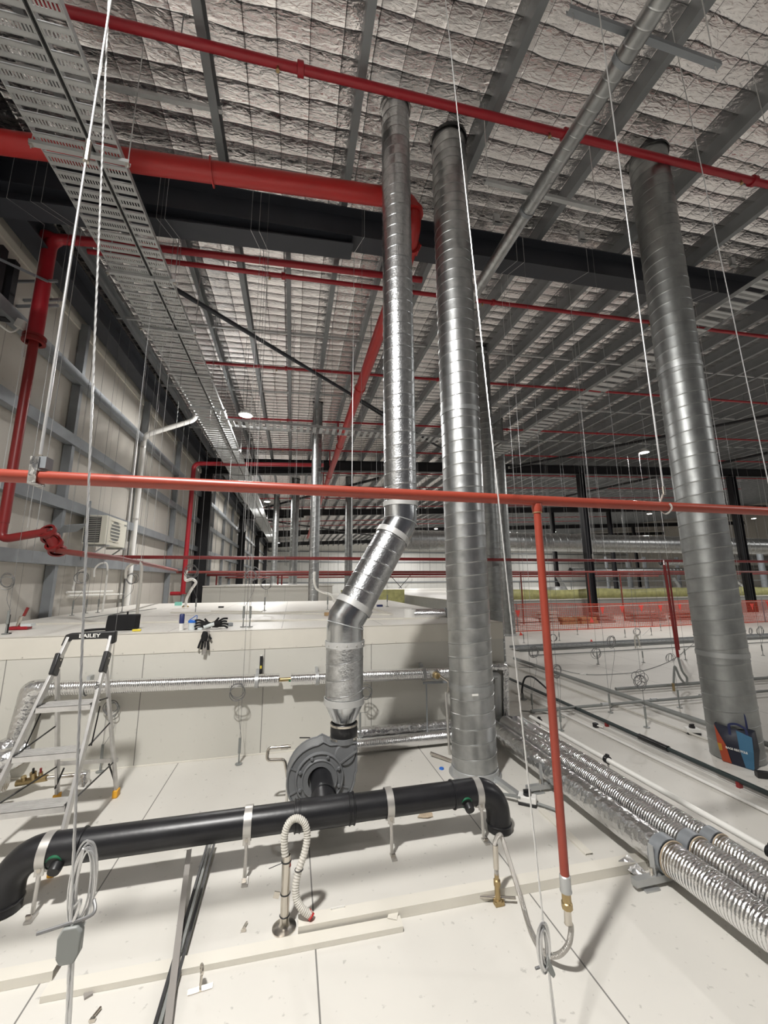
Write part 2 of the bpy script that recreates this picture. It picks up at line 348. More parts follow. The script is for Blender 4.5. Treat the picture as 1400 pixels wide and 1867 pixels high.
# ------------------------------------------------------------ portal frames
FR = [4.83, 16.85, 29.0, 41.2, 53.4]
for j, y in enumerate(FR):
    lab = 'dark grey steel roof rafter of the %s frame from the camera' % nth(j)
    root = thing('roof_rafter', (0, y, 6.6), lab, 'rafter', 'dark portal frame rafters')
    M = m_steeld if j == 0 else m_black
    x0, x1 = XL + .1, 61.5; w_, d_ = .28, .46
    zt = lambda x: roof(x) - .225
    b = MB()
    for (za, zb, ww) in ((0, -.016, w_), (-.016, -d_ + .016, .014), (-d_ + .016, -d_, w_)):
        b.add([(x, y + s * ww / 2, zt(x) + z) for x in (x0, x1) for s in (-1, 1) for z in (za, zb)], [(0, 2, 3, 1), (4, 5, 7, 6), (0, 1, 5, 4), (2, 6, 7, 3), (0, 4, 6, 2), (1, 3, 7, 5)])
    b.build('rafter_beam', M, root)
    h = MB(); xe = .66; zs = lambda x: 6.20 + (x + 3.5) * (6.475 - 6.20) / 4.16
    h.add([(x0, y - .006, zt(x0) - d_), (xe, y - .006, zt(xe) - d_), (xe, y - .006, zs(xe)), (x0, y - .006, zs(x0)), (x0, y + .006, zt(x0) - d_), (xe, y + .006, zt(xe) - d_), (xe, y + .006, zs(xe)), (x0, y + .006, zs(x0))],
          [(0, 1, 2, 3), (7, 6, 5, 4), (0, 4, 5, 1), (1, 5, 6, 2), (2, 6, 7, 3), (3, 7, 4, 0)])
    h.add([(x, y + s * w_ / 2, zs(x) + z) for x in (x0, xe) for s in (-1, 1) for z in (0, -.018)], [(0, 2, 3, 1), (4, 5, 7, 6), (0, 1, 5, 4), (2, 6, 7, 3), (0, 4, 6, 2), (1, 3, 7, 5)])
    h.box((xe, y - .14, zs(xe) - .015), (xe + .016, y + .14, zt(xe) - d_))
    h.build('haunch', M, root)
    # wall column
    col = MB()
    xc0, xc1 = XL + .08, XL + .56
    for a, bb, ww in ((xc0, xc0 + .016, .26), (xc0 + .016, xc1 - .016, .012), (xc1 - .016, xc1, .26)):
        col.box((a, y - ww / 2, 0), (bb, y + ww / 2, 6.2))
    if j: tag(col.build('steel_column', M), 'black steel wall column against the left wall, %s one in view' % nth(j - 1), 'column', 'black columns along the left wall')
for (px, py, Y, hw, lab) in ((1084, 1134, 16.85, .17, 'black steel column behind the orange mesh, nearest left of the right duct'), (1375, 1130, 16.85, .19, 'black steel column right of the rightmost duct'),
                             (1017, 1075, 29, .15, 'slim black column beyond the yellow barrier, left of the pair'), (1125, 1082, 29, .15, 'slim black column beyond the yellow barrier, centre'), (1168, 1080, 41.2, .15, 'slim black column far beyond the yellow barrier'),
                             (1290, 1080, 41.2, .15, 'slim black column seen just left of the right duct, far away')):
    p = PY(px, py, Y); cb = MB(); zb = .84 if Y > 17.6 else 0; x = p.x; zt_ = roof(x) - .6
    for a, bb, ww in ((x - hw, x - hw + .02, hw * 1.6), (x - hw, x + hw, .02), (x + hw - .02, x + hw, hw * 1.6)): cb.box((a, Y - ww / 2, zb), (bb, Y + ww / 2, zt_))
    tag(cb.build('steel_column', m_black), lab, 'column')
# eave strut, girts, wall posts
e = MB().box((XL + .12, YB + .5, 6.42), (XL + .40, YF - .5, 6.445)).box((XL + .25, YB + .5, 6.445), (XL + .262, YF - .5, 6.83)).box((XL + .12, YB + .5, 6.83), (XL + .40, YF - .5, 6.85))
tag(e.build('eave_beam', m_steeld), 'dark grey eave beam running along the top of the left wall', 'beam')
for i, z in enumerate((5.33, 4.22, 3.10, 2.18)):
    g = MB().sweep([(-.07, -.09), (.07, -.09), (.07, .09), (.045, .09), (.062, .075), (.062, -.075), (-.062, -.075), (-.062, .075), (-.045, .09), (-.07, .09)], (XL + .11, YB + .5, z), (XL + .11, YF - .5, z))
    tag(g.build('wall_girt', m_galvw), 'horizontal galvanised wall rail, %s down from the eave' % nth(i), 'wall rail', 'horizontal rails on the left wall')
zz = [0, 2.09, 3.01, 4.13, 5.24, 6.42]
for i, y in enumerate((7.45, 10.6, 13.6, 19.8, 23, 26, 32.2, 35.3, 38.4, 2.5, -1)):
    root = thing('wall_post', (XL + .1, y, 0), 'vertical galvanised post on the left wall, %s' % (('%s in view from the left edge' % nth(i)) if i < 9 else 'out of view beside the camera, %s' % nth(i - 9)), 'wall post', 'vertical posts on the left wall')
    for a in range(5):
        MB().box((XL + .02, y - .045, zz[a] + (.16 if a else 0)), (XL + .15, y + .045, zz[a + 1] - .01)).build('post_length', m_galvw, root)
tag(MB().box((XL + .001, YB + .5, 6.30), (XL + .03, YF - .5, 6.42)).build('wall_top_flashing', m_trim), 'thin pale flashing along the top edge of the left wall panels', 'flashing')
# roof bracing
def brace(p, q, lab, r=.035, m_=None):
    root = thing('roof_brace', p, lab, 'brace')
    MB().tube([p, q], r, 10).build('tube', m_ or m_steeld, root)
    t_ = (V(q) - V(p)).normalized()
    for e_, s in ((p, 1), (q, -1)): MB().beam(V(e_) - t_ * s * .10, V(e_) + t_ * s * .06, .012, .12).build('end_plate', m_ssd, root)
pa = PR(313, 523, -.55); pb = PR(812, 822, -.55)
brace(pa, pb, 'long dark diagonal roof brace crossing from the cable tray behind the left duct', .042)
brace(PR(755, 795, -.55), PR(640, 722, -.45), 'short black splice brace where the red main crosses', .03, m_black)
brace(PR(930, 852, -.6), PR(1400, 758, -.6), 'black roof brace rising behind the right duct to the right edge', .06, m_black)
brace(PR(1030, 905, -.6), PR(1400, 826, -.6), 'lower black roof brace behind the right duct', .07, m_black)
brace(PR(485, 925, -.6), PR(690, 872, -.6), 'far black roof brace left of the left duct, rising', .07, m_black)
brace(PR(480, 948, -.6), PR(690, 978, -.6), 'far black roof brace left of the left duct, falling', .07, m_black)
for i, (x0_, x1_) in enumerate(((700, 755),)):
    a = PY(655, 1098, 61.0); 
    for s, (p, q) in enumerate((((708, 1095), (752, 1045)), ((752, 1095), (708, 1045)))):
        brace(PY(*p, 61), PY(*q, 61), 'thin dark cross brace on the far wall, %s diagonal' % ('rising' if s == 0 else 'falling'), .05, m_black)
# far wall rails
for i, z in enumerate((1.6, 3.2, 4.8, 6.4)):
    tag(MB().box((XL + .2, YF - .16, z - .08), (XR - .2, YF - .01, z + .08)).build('wall_girt', m_galvw), 'dark horizontal rail on the far end wall, %s from the floor' % nth(i), 'wall rail', 'rails on the far end wall')
# ------------------------------------------------------------ lamps
for i, (x, y) in enumerate(LAMPS):
    z = 6.15 if x < 5 else (6.3 + .02 * x)
    t = PX
    row = 'left row' if x < 5 else ('second row' if x < 15 else ('third row' if x < 30 else 'far right row'))
    root = thing('high_bay_lamp', (x, y, z), 'round white high bay lamp on a cord, %s, %s from the camera' % (row, nth(sum(1 for q in LAMPS[:i] if (q[0] < 5, q[0] < 15, q[0] < 30) == (x < 5, x < 15, x < 30)))), 'lamp', 'round high bay lamps')  # row wording also lands on the added lamps that brighten the far wall
    MB().lathe([(0, .16), (.06, .16), (.09, .12), (.17, .05), (.19, .02), (.19, .0), (.16, 0)], (x, y, z), seg=20).build('housing', m_whitec, root)
    MB().lathe([(0, .004), (.155, .004)], (x, y, z), seg=20).build('lens', m_lens, root)
    MB().tube([(x, y, z + .16), (x, y, roof(x) + .02)], .006, 6).build('cord', m_wired, root)
    ld = bpy.data.lights.new('high_bay_light', 'AREA'); ld.shape = 'DISK'; ld.size = .36; ld.color = (1, .98, .95)
    ld.energy = LAMP_POWER * (1.75 if i == 0 else 1); lo = bpy.data.objects.new('high_bay_light', ld); C.objects.link(lo); lo.parent = root; lo.location = (0, 0, -.012)
# ============================================================ vertical ducts
def collar(mb, c, r, h=.05, ax=(0, 0, 1)):
    return mb.lathe([(r, -h / 2), (r + .006, -h / 2), (r + .006, h / 2), (r, h / 2)], c, ax)
def vduct(x, y, z0, z1, r, lab, M=m_ductd, joints=(), pitch=.13, base=True, ph=0.0, group=None):
    root = thing('spiral_duct', (x, y, z0), lab, 'duct', group)
    MB().spiral((x, y, z0), (x, y, z1), r, pitch, .004, 40, ph).build('duct_wall', M, root)
    for zj in joints:
        collar(MB(), (x, y, zj), r + .001, .05).build('joint_band', m_tapeg, root)
    if base:
        MB().lathe([(r + .035, 0), (r + .035, .004), (r + .012, .012), (r + .010, .06), (r + .002, .065)], (x, y, z0), seg=40).build('base_collar', m_galv, root)
    MB().lathe([(r + .02, -.03), (r + .022, .02), (r - .01, .02)], (x, y, z1), seg=40).build('top_flashing', m_rubber, root)
    return root
md = vduct(1.755, 3.78, .002, roof(1.755) - .02, .212, 'tall grey spiral duct in the middle rising from the deck to the roof', m_duct, (.79, 3.62), .128)
st0 = PY(866, 1267, 3.56); MB().cbox(st0, (.06, .003, .018), (0, 0, -.05)).build('white_sticker', m_whitep, md)
rd = vduct(4.52, 3.45, .002, roof(4.52), .222, 'tall spiral duct on the right, behind the shopping bag', m_ductd, (1.02, 4.3), .150, base=False, ph=1.2)
vduct(4.36, 8.1, .002, roof(4.36), .215, 'spiral duct standing right behind the middle duct', m_ductd, (), .135)
vduct(7.08, 12.15, .002, roof(7.08), .21, 'second spiral duct behind the middle duct, farther and slimmer', m_ductd, (), .14)
vduct(.60, 11.55, .002, roof(.6), .145, 'bright slim spiral duct beyond the near cold room roof, left of the bent duct', m_duct, (), .15)
vduct(.02, 21, 1.66, roof(0), .21, 'distant spiral duct left of the bright slim one, far end of the left aisle', m_ductd, (), .2)
vduct(-1.1, 24.5, 1.66, roof(-1.1), .18, 'small distant spiral duct beside the left tray line lamps', m_ductd, (), .2)
vduct(2.85, 20.5, .002, roof(2.9), .2, 'distant spiral duct right of the bright slim one', m_ductd, (), .2)
# bent duct on the fan
L_ = V((.455, 3.45, 0)); Uu = V((1.00, 3.58, 0)); zr = roof(1.0)
bd = thing('bent_spiral_duct', (.455, 3.45, .64), 'bent spiral duct on the grey fan, leftmost of the large ducts', 'duct')
MB().spiral((.455, 3.45, .83), (.455, 3.45, 1.29), .157, .125, .003, 40).build('lower_duct', m_spangle, bd)
MB().lathe([(.155, .83 - .64), (.158, .80 - .64), (.095, .67 - .64), (.095, .635 - .64)], (.455, 3.45, .64), seg=40).build('reducer_cone', m_shiny, bd)
A1 = V((.455, 3.45, 1.29)); A2 = V((.462, 3.45, 1.45)); D = (V((1.0, 3.58, 2.36)) - V((.455, 3.45, 1.45))).normalized()
B1 = V((.455, 3.45, 1.45)) + D * .16; C0 = V((1.0, 3.58, 2.36)); B2 = C0 - D * .17; C1 = V((1.0, 3.58, 2.53))
lo = MB().tube([A1, V((.455, 3.45, 1.42)), V((.455, 3.45, 1.45)) + D * .01 + V((.0, 0, .02)), B1], .158, 40, smooth=True)
lo.build('lower_elbow', m_shiny, bd)
MB().tube([B2, C0 - D * .03, C0 + V((0, 0, .04)), C1], .158, 40).build('upper_elbow', m_shiny, bd)
MB().spiral(B1, B2, .157, .14, .002, 40).build('slanted_duct', m_spangle, bd)
MB().spiral(C1, (1.0, 3.58, zr), .160, .130, .003, 40, .8).build('upper_duct', m_spangle, bd)
for c, ax, h in ((A1 + V((0, 0, -.01)), (0, 0, 1), .05), (B1, D, .055), (B2, D, .055), (C1, (0, 0, 1), .045), (V((.455, 3.45, .83)), (0, 0, 1), .05)):
    t = collar(MB(), c, .162, h, ax).build('joint_tape', m_tape, bd)
for c, ax, rr in ((V((.455, 3.45, 1.43)), (0, 0, 1), .160), (C0, (0, 0, 1), .160)):
    MB().ring(c, rr + .002, .004, (D + V((0, 0, 1))).normalized(), 32, 6).build('elbow_seam', m_galv, bd)
for k in range(5):
    a = -2.6 + k * .5; MB().lathe([(0, .006), (.005, .005), (.007, 0)], V((.455, 3.45, 1.28)) + V((math.cos(a), math.sin(a), 0)) * .168, (math.cos(a), math.sin(a), 0), 8).build('screw', m_ssd, bd)
MB().lathe([(.18, -.03), (.183, .02), (.15, .02)], (1.0, 3.58, zr), seg=40).build('top_flashing', m_rubber, bd)
# ------------------------------------------------------------ fan
fx, fz = .262, .300; y0f, y1f = 3.36, 3.52
fan = thing('centrifugal_fan', (fx, 3.44, .0), 'grey snail-shaped fan on the deck under the bent duct', 'fan')
vol = []
for i in range(31):
    th = math.radians(0 - i * 10 * 1.02)           # clockwise seen from the camera, scroll radius grows to the outlet
    R = .275 - .045 * i / 30
    vol.append((fx + R * math.cos(th), fz + R * math.sin(th)))
top = [(fx + .10, .535), (fx + .285, .535)]
poly = vol + top
poly = [q for q in vol if not (q[0] > fx + .02 and q[1] > fz + .08)] + [(fx + .02, fz + .255), (fx + .075, .525), (fx + .285, .525), (fx + .285, fz + .02)]
MB().prism(poly, 'y', y0f, y1f).build('volute_casing', m_grey, fan, .012)
rim = MB().tube([(q[0], y0f, q[1]) for q in poly], .008, 8, closed=True)
rim.build('front_rim', m_grey, fan)
MB().tube([(q[0], y1f, q[1]) for q in poly], .008, 8, closed=True).build('back_rim', m_grey, fan)
plate = MB().lathe([(.09, .03), (.13, .03), (.14, .018), (.175, .018), (.185, .012), (.188, 0)], (fx - .005, y0f, fz), (0, -1, 0), 48).build('inlet_plate', m_grey, fan)
MB().ring((fx - .005, y0f - .020, fz), .178, .007, (0, 1, 0), 48, 8).build('inlet_ring', m_grey, plate)
MB().ring((fx - .005, y0f - .030, fz), .132, .005, (0, 1, 0), 48, 8).build('inner_ring', m_grey, plate)
for k in range(8):
    a = PI / 8 + k * PI / 4; c, s_ = math.cos(a), math.sin(a); o = V((fx - .005, y0f, fz))
    MB().lathe([(0, .034), (.010, .033), (.013, .026), (.013, .014)], o + V((c * .160, 0, s_ * .160)), (0, -1, 0), 12).build('bolt_boss', m_grey, plate)
    MB().beam(o + V((c * .095, -.026, s_ * .095)), o + V((c * .15, -.020, s_ * .15)), .012, .006, (0, 1, 0)).build('rib', m_grey, plate)
    if k in (0, 3, 4, 7):
        MB().beam(o + V((c * .188, -.004, s_ * .188)), o + V((c * .24, -.004, s_ * .24)), .012, .006, (0, 1, 0)).build('casing_rib', m_grey, plate)
MB().tube([(.455, y0f + .08, .52), (.455, y0f + .08, .56)], .105, 32).build('outlet_spigot', m_grey, fan)
MB().lathe([(.0, .012), (.075, .012), (.085, 0)], (.455, y0f, .45), (0, -1, 0), 32).build('outlet_boss', m_grey, fan)
MB().beam((fx + .15, y0f - .012, fz + .09), (fx + .285, y0f - .012, fz + .17), .014, .012, (0, 1, 0)).build('casing_strut', m_grey, fan)
MB().box((fx - .12, y0f + .03, 0.0), (fx + .14, y1f - .02, fz - .15)).build('pedestal', m_grey, fan, .01)
MB().tube([(fx, y1f, fz), (fx, y1f + .22, fz)], .09, 24).build('motor', m_grey, fan)
sl = thing('rubber_sleeve', (.455, 3.45, .54), 'black rubber sleeve joining the fan outlet to the duct cone', 'pipe sleeve')
MB().lathe([(.100, .0), (.108, .01), (.112, .06), (.108, .115), (.100, .125)], (.455, 3.45, .535), seg=36).build('sleeve_body', m_rubber, sl)
for z in (.55, .648): MB().lathe([(.110, -.008), (.113, -.008), (.113, .008), (.110, .008)], (.455, 3.45, z), seg=36).build('hose_clamp', m_ss, sl)
# copper-coloured drain loop beside the fan
dp = thing('drain_pipe_loop', (-.05, 3.55, 0), 'bright metal tube loop with black lever at the left of the fan', 'tube')
P = [PY(530, 1361, 3.6), PY(489, 1364, 3.6), PY(486, 1386, 3.6), PY(519, 1385, 3.6), PY(524, 1416, 3.6)]
MB().tube(bend(P, .03), .013, 12).build('tube', m_ss, dp)
MB().tube([P[0] - V((.08, 0, 0)), P[0] - V((.02, 0, 0))], .018, 12).build('union', m_ss, dp)
MB().tube([P[4], V((P[4].x, P[4].y, 0))], .011, 10).build('stub', m_cond, dp)
MB().tube([PY(546, 1345, 3.6), PY(564, 1345, 3.58), PY(572, 1352, 3.58)], .005, 8).build('lever', m_bplas, dp)
# ------------------------------------------------------------ black manifold
my, mz, mr = 2.95, .272, .083
mp_ = thing('black_pipe_manifold', (.1, my, 0), 'long black plastic pipe on straps with an elbow at each end', 'pipe')
xl, xr = -1.34, 1.37
MB().tube([(xl, my, mz), (.09, my, mz)], mr, 36).build('left_pipe', m_hdpe, mp_)
MB().tube([(.44, my, mz), (xr, my, mz)], mr, 36).build('right_pipe', m_hdpe, mp_)
tee = MB().tube([(.07, my, mz), (.46, my, mz)], mr + .008, 36).tube([(.265, my, mz), (.265, my + .15, mz + .01)], .088, 32).build('tee_fitting', m_hdpe, mp_)
for x in (.07, .10, .43, .46): MB().ring((x, my, mz), mr + .008, .006, (1, 0, 0), 36, 6).build('weld_bead', m_hdpe, tee)
MB().tube([(.27, my + .15, mz + .01), (.27, y0f - .01, fz)], .082, 32).build('fan_inlet_pipe', m_hdpe, mp_)
MB().ring((.27, my + .15, mz + .01), .088, .006, (0, 1, 0), 36, 6).build('inlet_bead', m_hdpe, mp_)
for s, xe in ((-1, xl), (1, xr)):
    pts = [V((xe - s * .19, my, mz)), V((xe, my, mz))] + arc((xe, my, mz - .17), .17, PI / 2, 0, (s, 0, 0), (0, 0, 1), 10) + [V((xe + s * .17, my - .01, .003))]
    el = MB().tube(pts, mr + .003, 36).build('elbow', m_hdpe, mp_)
    MB().ring((xe - s * .185, my, mz), mr + .004, .007, (1, 0, 0), 36, 6).build('weld_bead', m_hdpe, el)
    MB().ring((xe + s * .17, my - .006, .05), mr + .004, .006, (0, 0, 1), 36, 6).build('weld_bead', m_hdpe, el)
    kx = xe - s * .095
    kn = MB().lathe([(0, .05), (.03, .05), (.034, .03), (.034, 0)], (kx, my - mr + .022, mz - .042), (0, -.8, -.4), 20).build('valve_knob', m_bplas, mp_)
    MB().lathe([(.036, .0), (.044, .0), (.044, .014), (.036, .014)], (kx - .015, my - mr + .018, mz - .026), (0, -.8, -.4), 24).build('green_ring', m_green, kn)
    MB().beam((kx, my - mr - .018, mz - .062), (kx - .012, my - mr - .030, mz - .044), .006, .003).build('white_mark', m_whitep, kn)
for x in (PY(92, 1530, my).x, PY(453, 1497, my).x, PY(708, 1465, my).x, PY(868, 1442, my).x):
    cl = MB().lathe([(mr + .004, -.024), (mr + .012, -.024), (mr + .012, .024), (mr + .004, .024)], (x, my, mz if abs(x) < 1 else mz - .004), (1, 0, 0), 36).build('pipe_strap', m_ssd, mp_)
    MB().cbox((x, my - mr + .005, mz - .062), (.045, .012, .045)).build('strap_lug', m_ssd, cl)
    MB().tube([(x, my - mr - .004, mz - .055), (x, my - mr + .01, mz - .058)], .012, 8).build('strap_bolt', m_ss, cl)
    lg = MB().tube([(x, my - .075, mz - .06), (x + .0, my - .09, .02)], .011, 10).build('support_rod', m_ssd, mp_)
    MB().cbox((x + .005, my - .11, .008), (.035, .07, .012)).build('foot_plate', m_ssd, lg)
    MB().cbox((x, my - .125, .022), (.025, .01, .03), (.4, 0, 0)).build('foot_clip', m_ss, lg)
# ------------------------------------------------------------ orange sprinkler main near the camera
oy, oz, orr = 1.87, 2.245, .0275
om = thing('orange_sprinkler_pipe', (0, oy, oz), 'orange-red pipe crossing the whole picture in front of the ducts', 'pipe')
pl, pr_ = PY(-60, 864, oy), PY(1480, 936, oy)
dd_ = (pr_ - pl).normalized(); pl = pl - dd_ * 1.2; pr_ = pr_ + dd_ * 3.0
MB().tube([pl, pr_], orr, 24).build('main_pipe', m_orange, om)
dj = PY(978, 916, oy); db = PY(1032, 1598, oy)
dr = MB().tube([dj, V((dj.x, oy, db.z))], .0205, 20).build('drop_pipe', m_orange, om)
MB().lathe([(.027, .0), (.029, -.02), (.026, -.045)], (dj.x, oy, dj.z - .01), seg=20).build('tee_socket', m_orange, dr)
MB().ring((dj.x, oy, dj.z - .058), .023, .003, seg=20).build('thread_tape', m_ply, dr)
z = db.z; ox = dj.x
fit = thing('brass_hose_union', (ox, oy, z - .1), 'brass and galvanised union under the orange drop pipe', 'pipe fitting')
MB().lathe([(.020, .01), (.025, .005), (.025, -.05), (.027, -.055), (.027, -.06), (.02, -.06)], (ox, oy, z), seg=20).build('socket', m_galv, fit)
MB().lathe([(.021, -.06), (.021, -.10), (.025, -.104), (.025, -.128), (.018, -.13)], (ox, oy, z), seg=8, smooth=False).build('hex_nut', m_brass, fit)
MB().lathe([(.016, -.128), (.017, -.185), (.019, -.19)], (ox, oy, z), seg=20).build('ferrule', m_ss, fit)
vb = PZ(908, 1650, 0)
vy, vx = vb.y, vb.x
hs = thing('braided_hose', (vx, vy, 0), 'braided metal flexible hose looping between the valve and the orange pipe', 'hose')
hp = [V((vx, vy, .15)), V((vx, vy, .24)), V((vx, vy, .31)), V((vx + .03, vy, .345)), V((vx + .055, vy, .30)), PY(950, 1640, 2.24), PY(966, 1692, 2.12), PY(990, 1734, 2.0), PY(1015, 1742, 1.93), PY(1036, 1722, 1.88), PY(1041, 1690, oy), V((ox, oy, z - .185))]
MB().tube(smooth_path(hp, 8), .0125, 14).build('hose_body', mat('braided_steel', (.55, .53, .50), .9, .3, bump=[('X', 90, .001), ('Z', 90, .001)]), hs)
hm = MB().lathe([(.014, .14), (.016, .14), (.016, .26), (.013, .26)], (vx, vy, .04), seg=16).build('crimp_sleeve', m_ss, hs)
bv = thing('brass_drain_valve', (vx, vy, 0), 'brass valve with a chrome T bar standing on the deck', 'valve')
MB().lathe([(.022, 0), (.022, .012), (.016, .014), (.016, .075), (.020, .08), (.020, .105), (.013, .11), (.013, .14)], (vx, vy, .018), seg=8, smooth=False).build('valve_body', m_brass, bv)
MB().cbox((vx + .005, vy, .012), (.055, .035, .022)).build('base_block', m_brass, bv, .002)
MB().tube([(vx - .09, vy + .04, .03), (vx + .10, vy - .02, .03)], .008, 12).build('cross_bar', m_ss, bv)
# white strips of angle on the deck
def strip(a, b, lab, w=.055, h=.05, name='white_angle_strip', M=m_trim):
    a, b = V(a), V(b); root = thing(name, a, lab, 'trim strip')
    MB().sweep([(-w / 2, 0), (w / 2, 0), (w / 2, .003), (-w / 2 + .003, .003), (-w / 2 + .003, h), (-w / 2, h)], b + V((0, 0, .001)), a + V((0, 0, .001))).build('angle', M, root)
    MB().sweep([(-w / 2 + .003, h - .003), (w / 2 + .02, h - .003), (w / 2 + .02, h), (-w / 2 + .003, h)], b + V((0, 0, .001)), a + V((0, 0, .001))).build('top_flange', M, root)
    return root
def gp(px, py, z=0.0): return PZ(px, py, z)
strip(gp(543, 1702), gp(1178, 1580), 'long white strip on the deck from the conduit stub to the foil pipes', .06, .05)
strip(gp(78, 1820), gp(733, 1692), 'long white strip lying nearest the camera across the deck', .05, .025)
strip(gp(-60, 1812), gp(100, 1780), 'short white strip at the lower left edge', .05, .04)
strip(gp(718, 1688), gp(725, 1660), 'tiny white offcut joining the two long white strips', .03, .03)
strip(gp(985, 1478), gp(1072, 1560), 'low white cover strip running from the isolator switch', .035, .012)
# slanting bars
fb = MB().beam(PZ(345, 1549, .10), PZ(306, 1867, .03), .004, .03, (1, 0, 0)).beam(PZ(306, 1867, .03), PZ(301, 1900, .025), .004, .03, (1, 0, 0))
tag(fb.build('flat_bar', m_taupe), 'taupe flat bar lying end-on across the white strips, lower left', 'metal bar')
for i, (p, q) in enumerate((((378, 1540), (283, 1867)), ((384, 1537), (292, 1867)), ((391, 1536), (301, 1867)))):
    a, b = PZ(*p, .045), PZ(*q, .016); d = (b - a).normalized()
    tag(MB().beam(a, b + d * .1, .014, .014).build('threaded_bar', [m_bplas, m_cgrey, m_bplas][i]), 'thin %s bar in the bundle beside the taupe flat bar, %s from left' % (['black', 'grey', 'black'][i], nth(i)), 'metal bar', 'bars lying beside the flat bar')
# stainless stub with conduit
sb = PZ(518, 1692, 0)
st = thing('stainless_stub_pipe', sb, 'stainless pipe stub on a round flange with black ties', 'pipe stub')
MB().lathe([(.062, 0), (.062, .006), (.046, .012), (.030, .016), (.023, .030), (.023, .34), (.021, .34), (.021, .0)], sb, seg=28).build('stub_and_flange', m_ss, st)
for zz_ in (.31, .16, .06): MB().ring(sb + V((0, 0, zz_)), .0245, .003, seg=20, rseg=6).build('cable_tie', m_bplas, st)
MB().beam(sb + V((-.02, -.01, .31)), sb + V((-.09, -.03, .305)), .004, .002).build('tie_tail', m_bplas, st)
MB().cbox(sb + V((-.045, -.01, .165)), (.03, .006, .03), (0, .3, 0)).build('bracket', m_ss, st)
cc = thing('corrugated_conduit', sb + V((0, 0, .3)), 'pale grey corrugated conduit looping out of the stainless stub', 'conduit')
P = [PY(q[0], q[1], sb.y - q[2]) for q in ((524, 1580, 0), (519, 1550, 0), (519, 1522, 0), (527, 1500, 0), (541, 1492, 0), (555, 1501, 0), (560, 1525, 0), (555, 1555, .01), (545, 1585, .02), (539, 1615, .03), (541, 1640, .04), (551, 1657, .05), (565, 1668, .05))]
sp2 = smooth_path(P, 16); MB().tube(sp2, [.0175 + (.0026 if i % 3 == 0 else 0) for i in range(len(sp2))], 14).build('conduit_tube', m_cond, cc)
MB().tube([P[0], P[0] + V((-.002, 0, .03))], .019, 12).build('red_collar', m_redb, cc)
MB().tube([P[-1] - V((.012, -.008, -.01)), P[-1] + V((.01, -.005, -.01))], .019, 12).build('red_end_collar', m_redb, cc)
MB().ring(P[8], .021, .0025, (0, 0, 1), 16, 6).build('cable_tie', m_bplas, cc)
e = PZ(612, 1665, .03)
wg = MB().prism([(e.x - .03, e.z + .03), (e.x + .05, e.z + .03), (e.x + .02, e.z - .02)], 'y', e.y - .004, e.y)
tag(wg.build('folded_label_corner', m_whitec), 'folded white metal corner at the end of the conduit', 'metal corner')
# eye bolt bracket, paper, screw
p = PZ(365, 1805, 0); eb = thing('eye_bolt_bracket', p, 'small steel eye bolt bracket lying on the deck, lower left', 'eye bolt')
MB().cbox(p + V((0, 0, .003)), (.10, .025, .004), (0, 0, .1)).build('base_plate', m_ss, eb)
MB().tube([p + V((0, 0, .003)), p + V((0, .01, .05))], .006, 10).build('shank', m_ss, eb)
MB().ring(p + V((0, .01, .07)), .016, .006, (1, .4, 0), 20, 8).build('eye', m_ss, eb)
for (q, lab) in (((445, 1694), 'small steel clip lying left of the stainless stub'), ((172, 1856), 'tiny metal clip near the bottom left edge')):
    p = PZ(*q); cb = thing('metal_clip', p, lab, 'clip'); MB().tube([p + V((-.01, -.02, .008)), p + V((.01, .03, .008))], .006, 8).build('bar', m_ss, cb); MB().cbox(p + V((0, -.015, .008)), (.02, .012, .012)).build('nut', m_ss, cb)
p = PZ(775, 1487); pp = MB(); vs = []
for i in range(9): a = i / 9 * 2 * PI; rr = .05 + .015 * math.sin(i * 2.7); vs.append((p.x + rr * math.cos(a) * 1.2, p.y + rr * math.sin(a), .004 + .012 * random.random()))
pp.add(vs + [(v[0], v[1], v[2] + .002) for v in vs], [tuple(range(9))[::-1], tuple(range(9, 18))] + [(i, (i + 1) % 9, 9 + (i + 1) % 9, 9 + i) for i in range(9)])
tag(pp.build('paper_scrap', m_paper), 'crumpled brown paper scrap behind the black pipe', 'paper scrap')
p = PZ(805, 1402); tag(MB().lathe([(0, .012), (.02, .012), (.024, 0)], p, seg=16).build('bottle_cap', m_blue), 'small blue cap on the deck beside the middle duct', 'cap')
p = PZ(160, 1812); tag(MB().cbox(p + V((0, 0, .005)), (.03, .05, .009), (0, 0, .5)).build('grey_tag', m_taupe), 'small grey square tag on the deck at lower left', 'tag')
p = PZ(1078, 1462, .0)
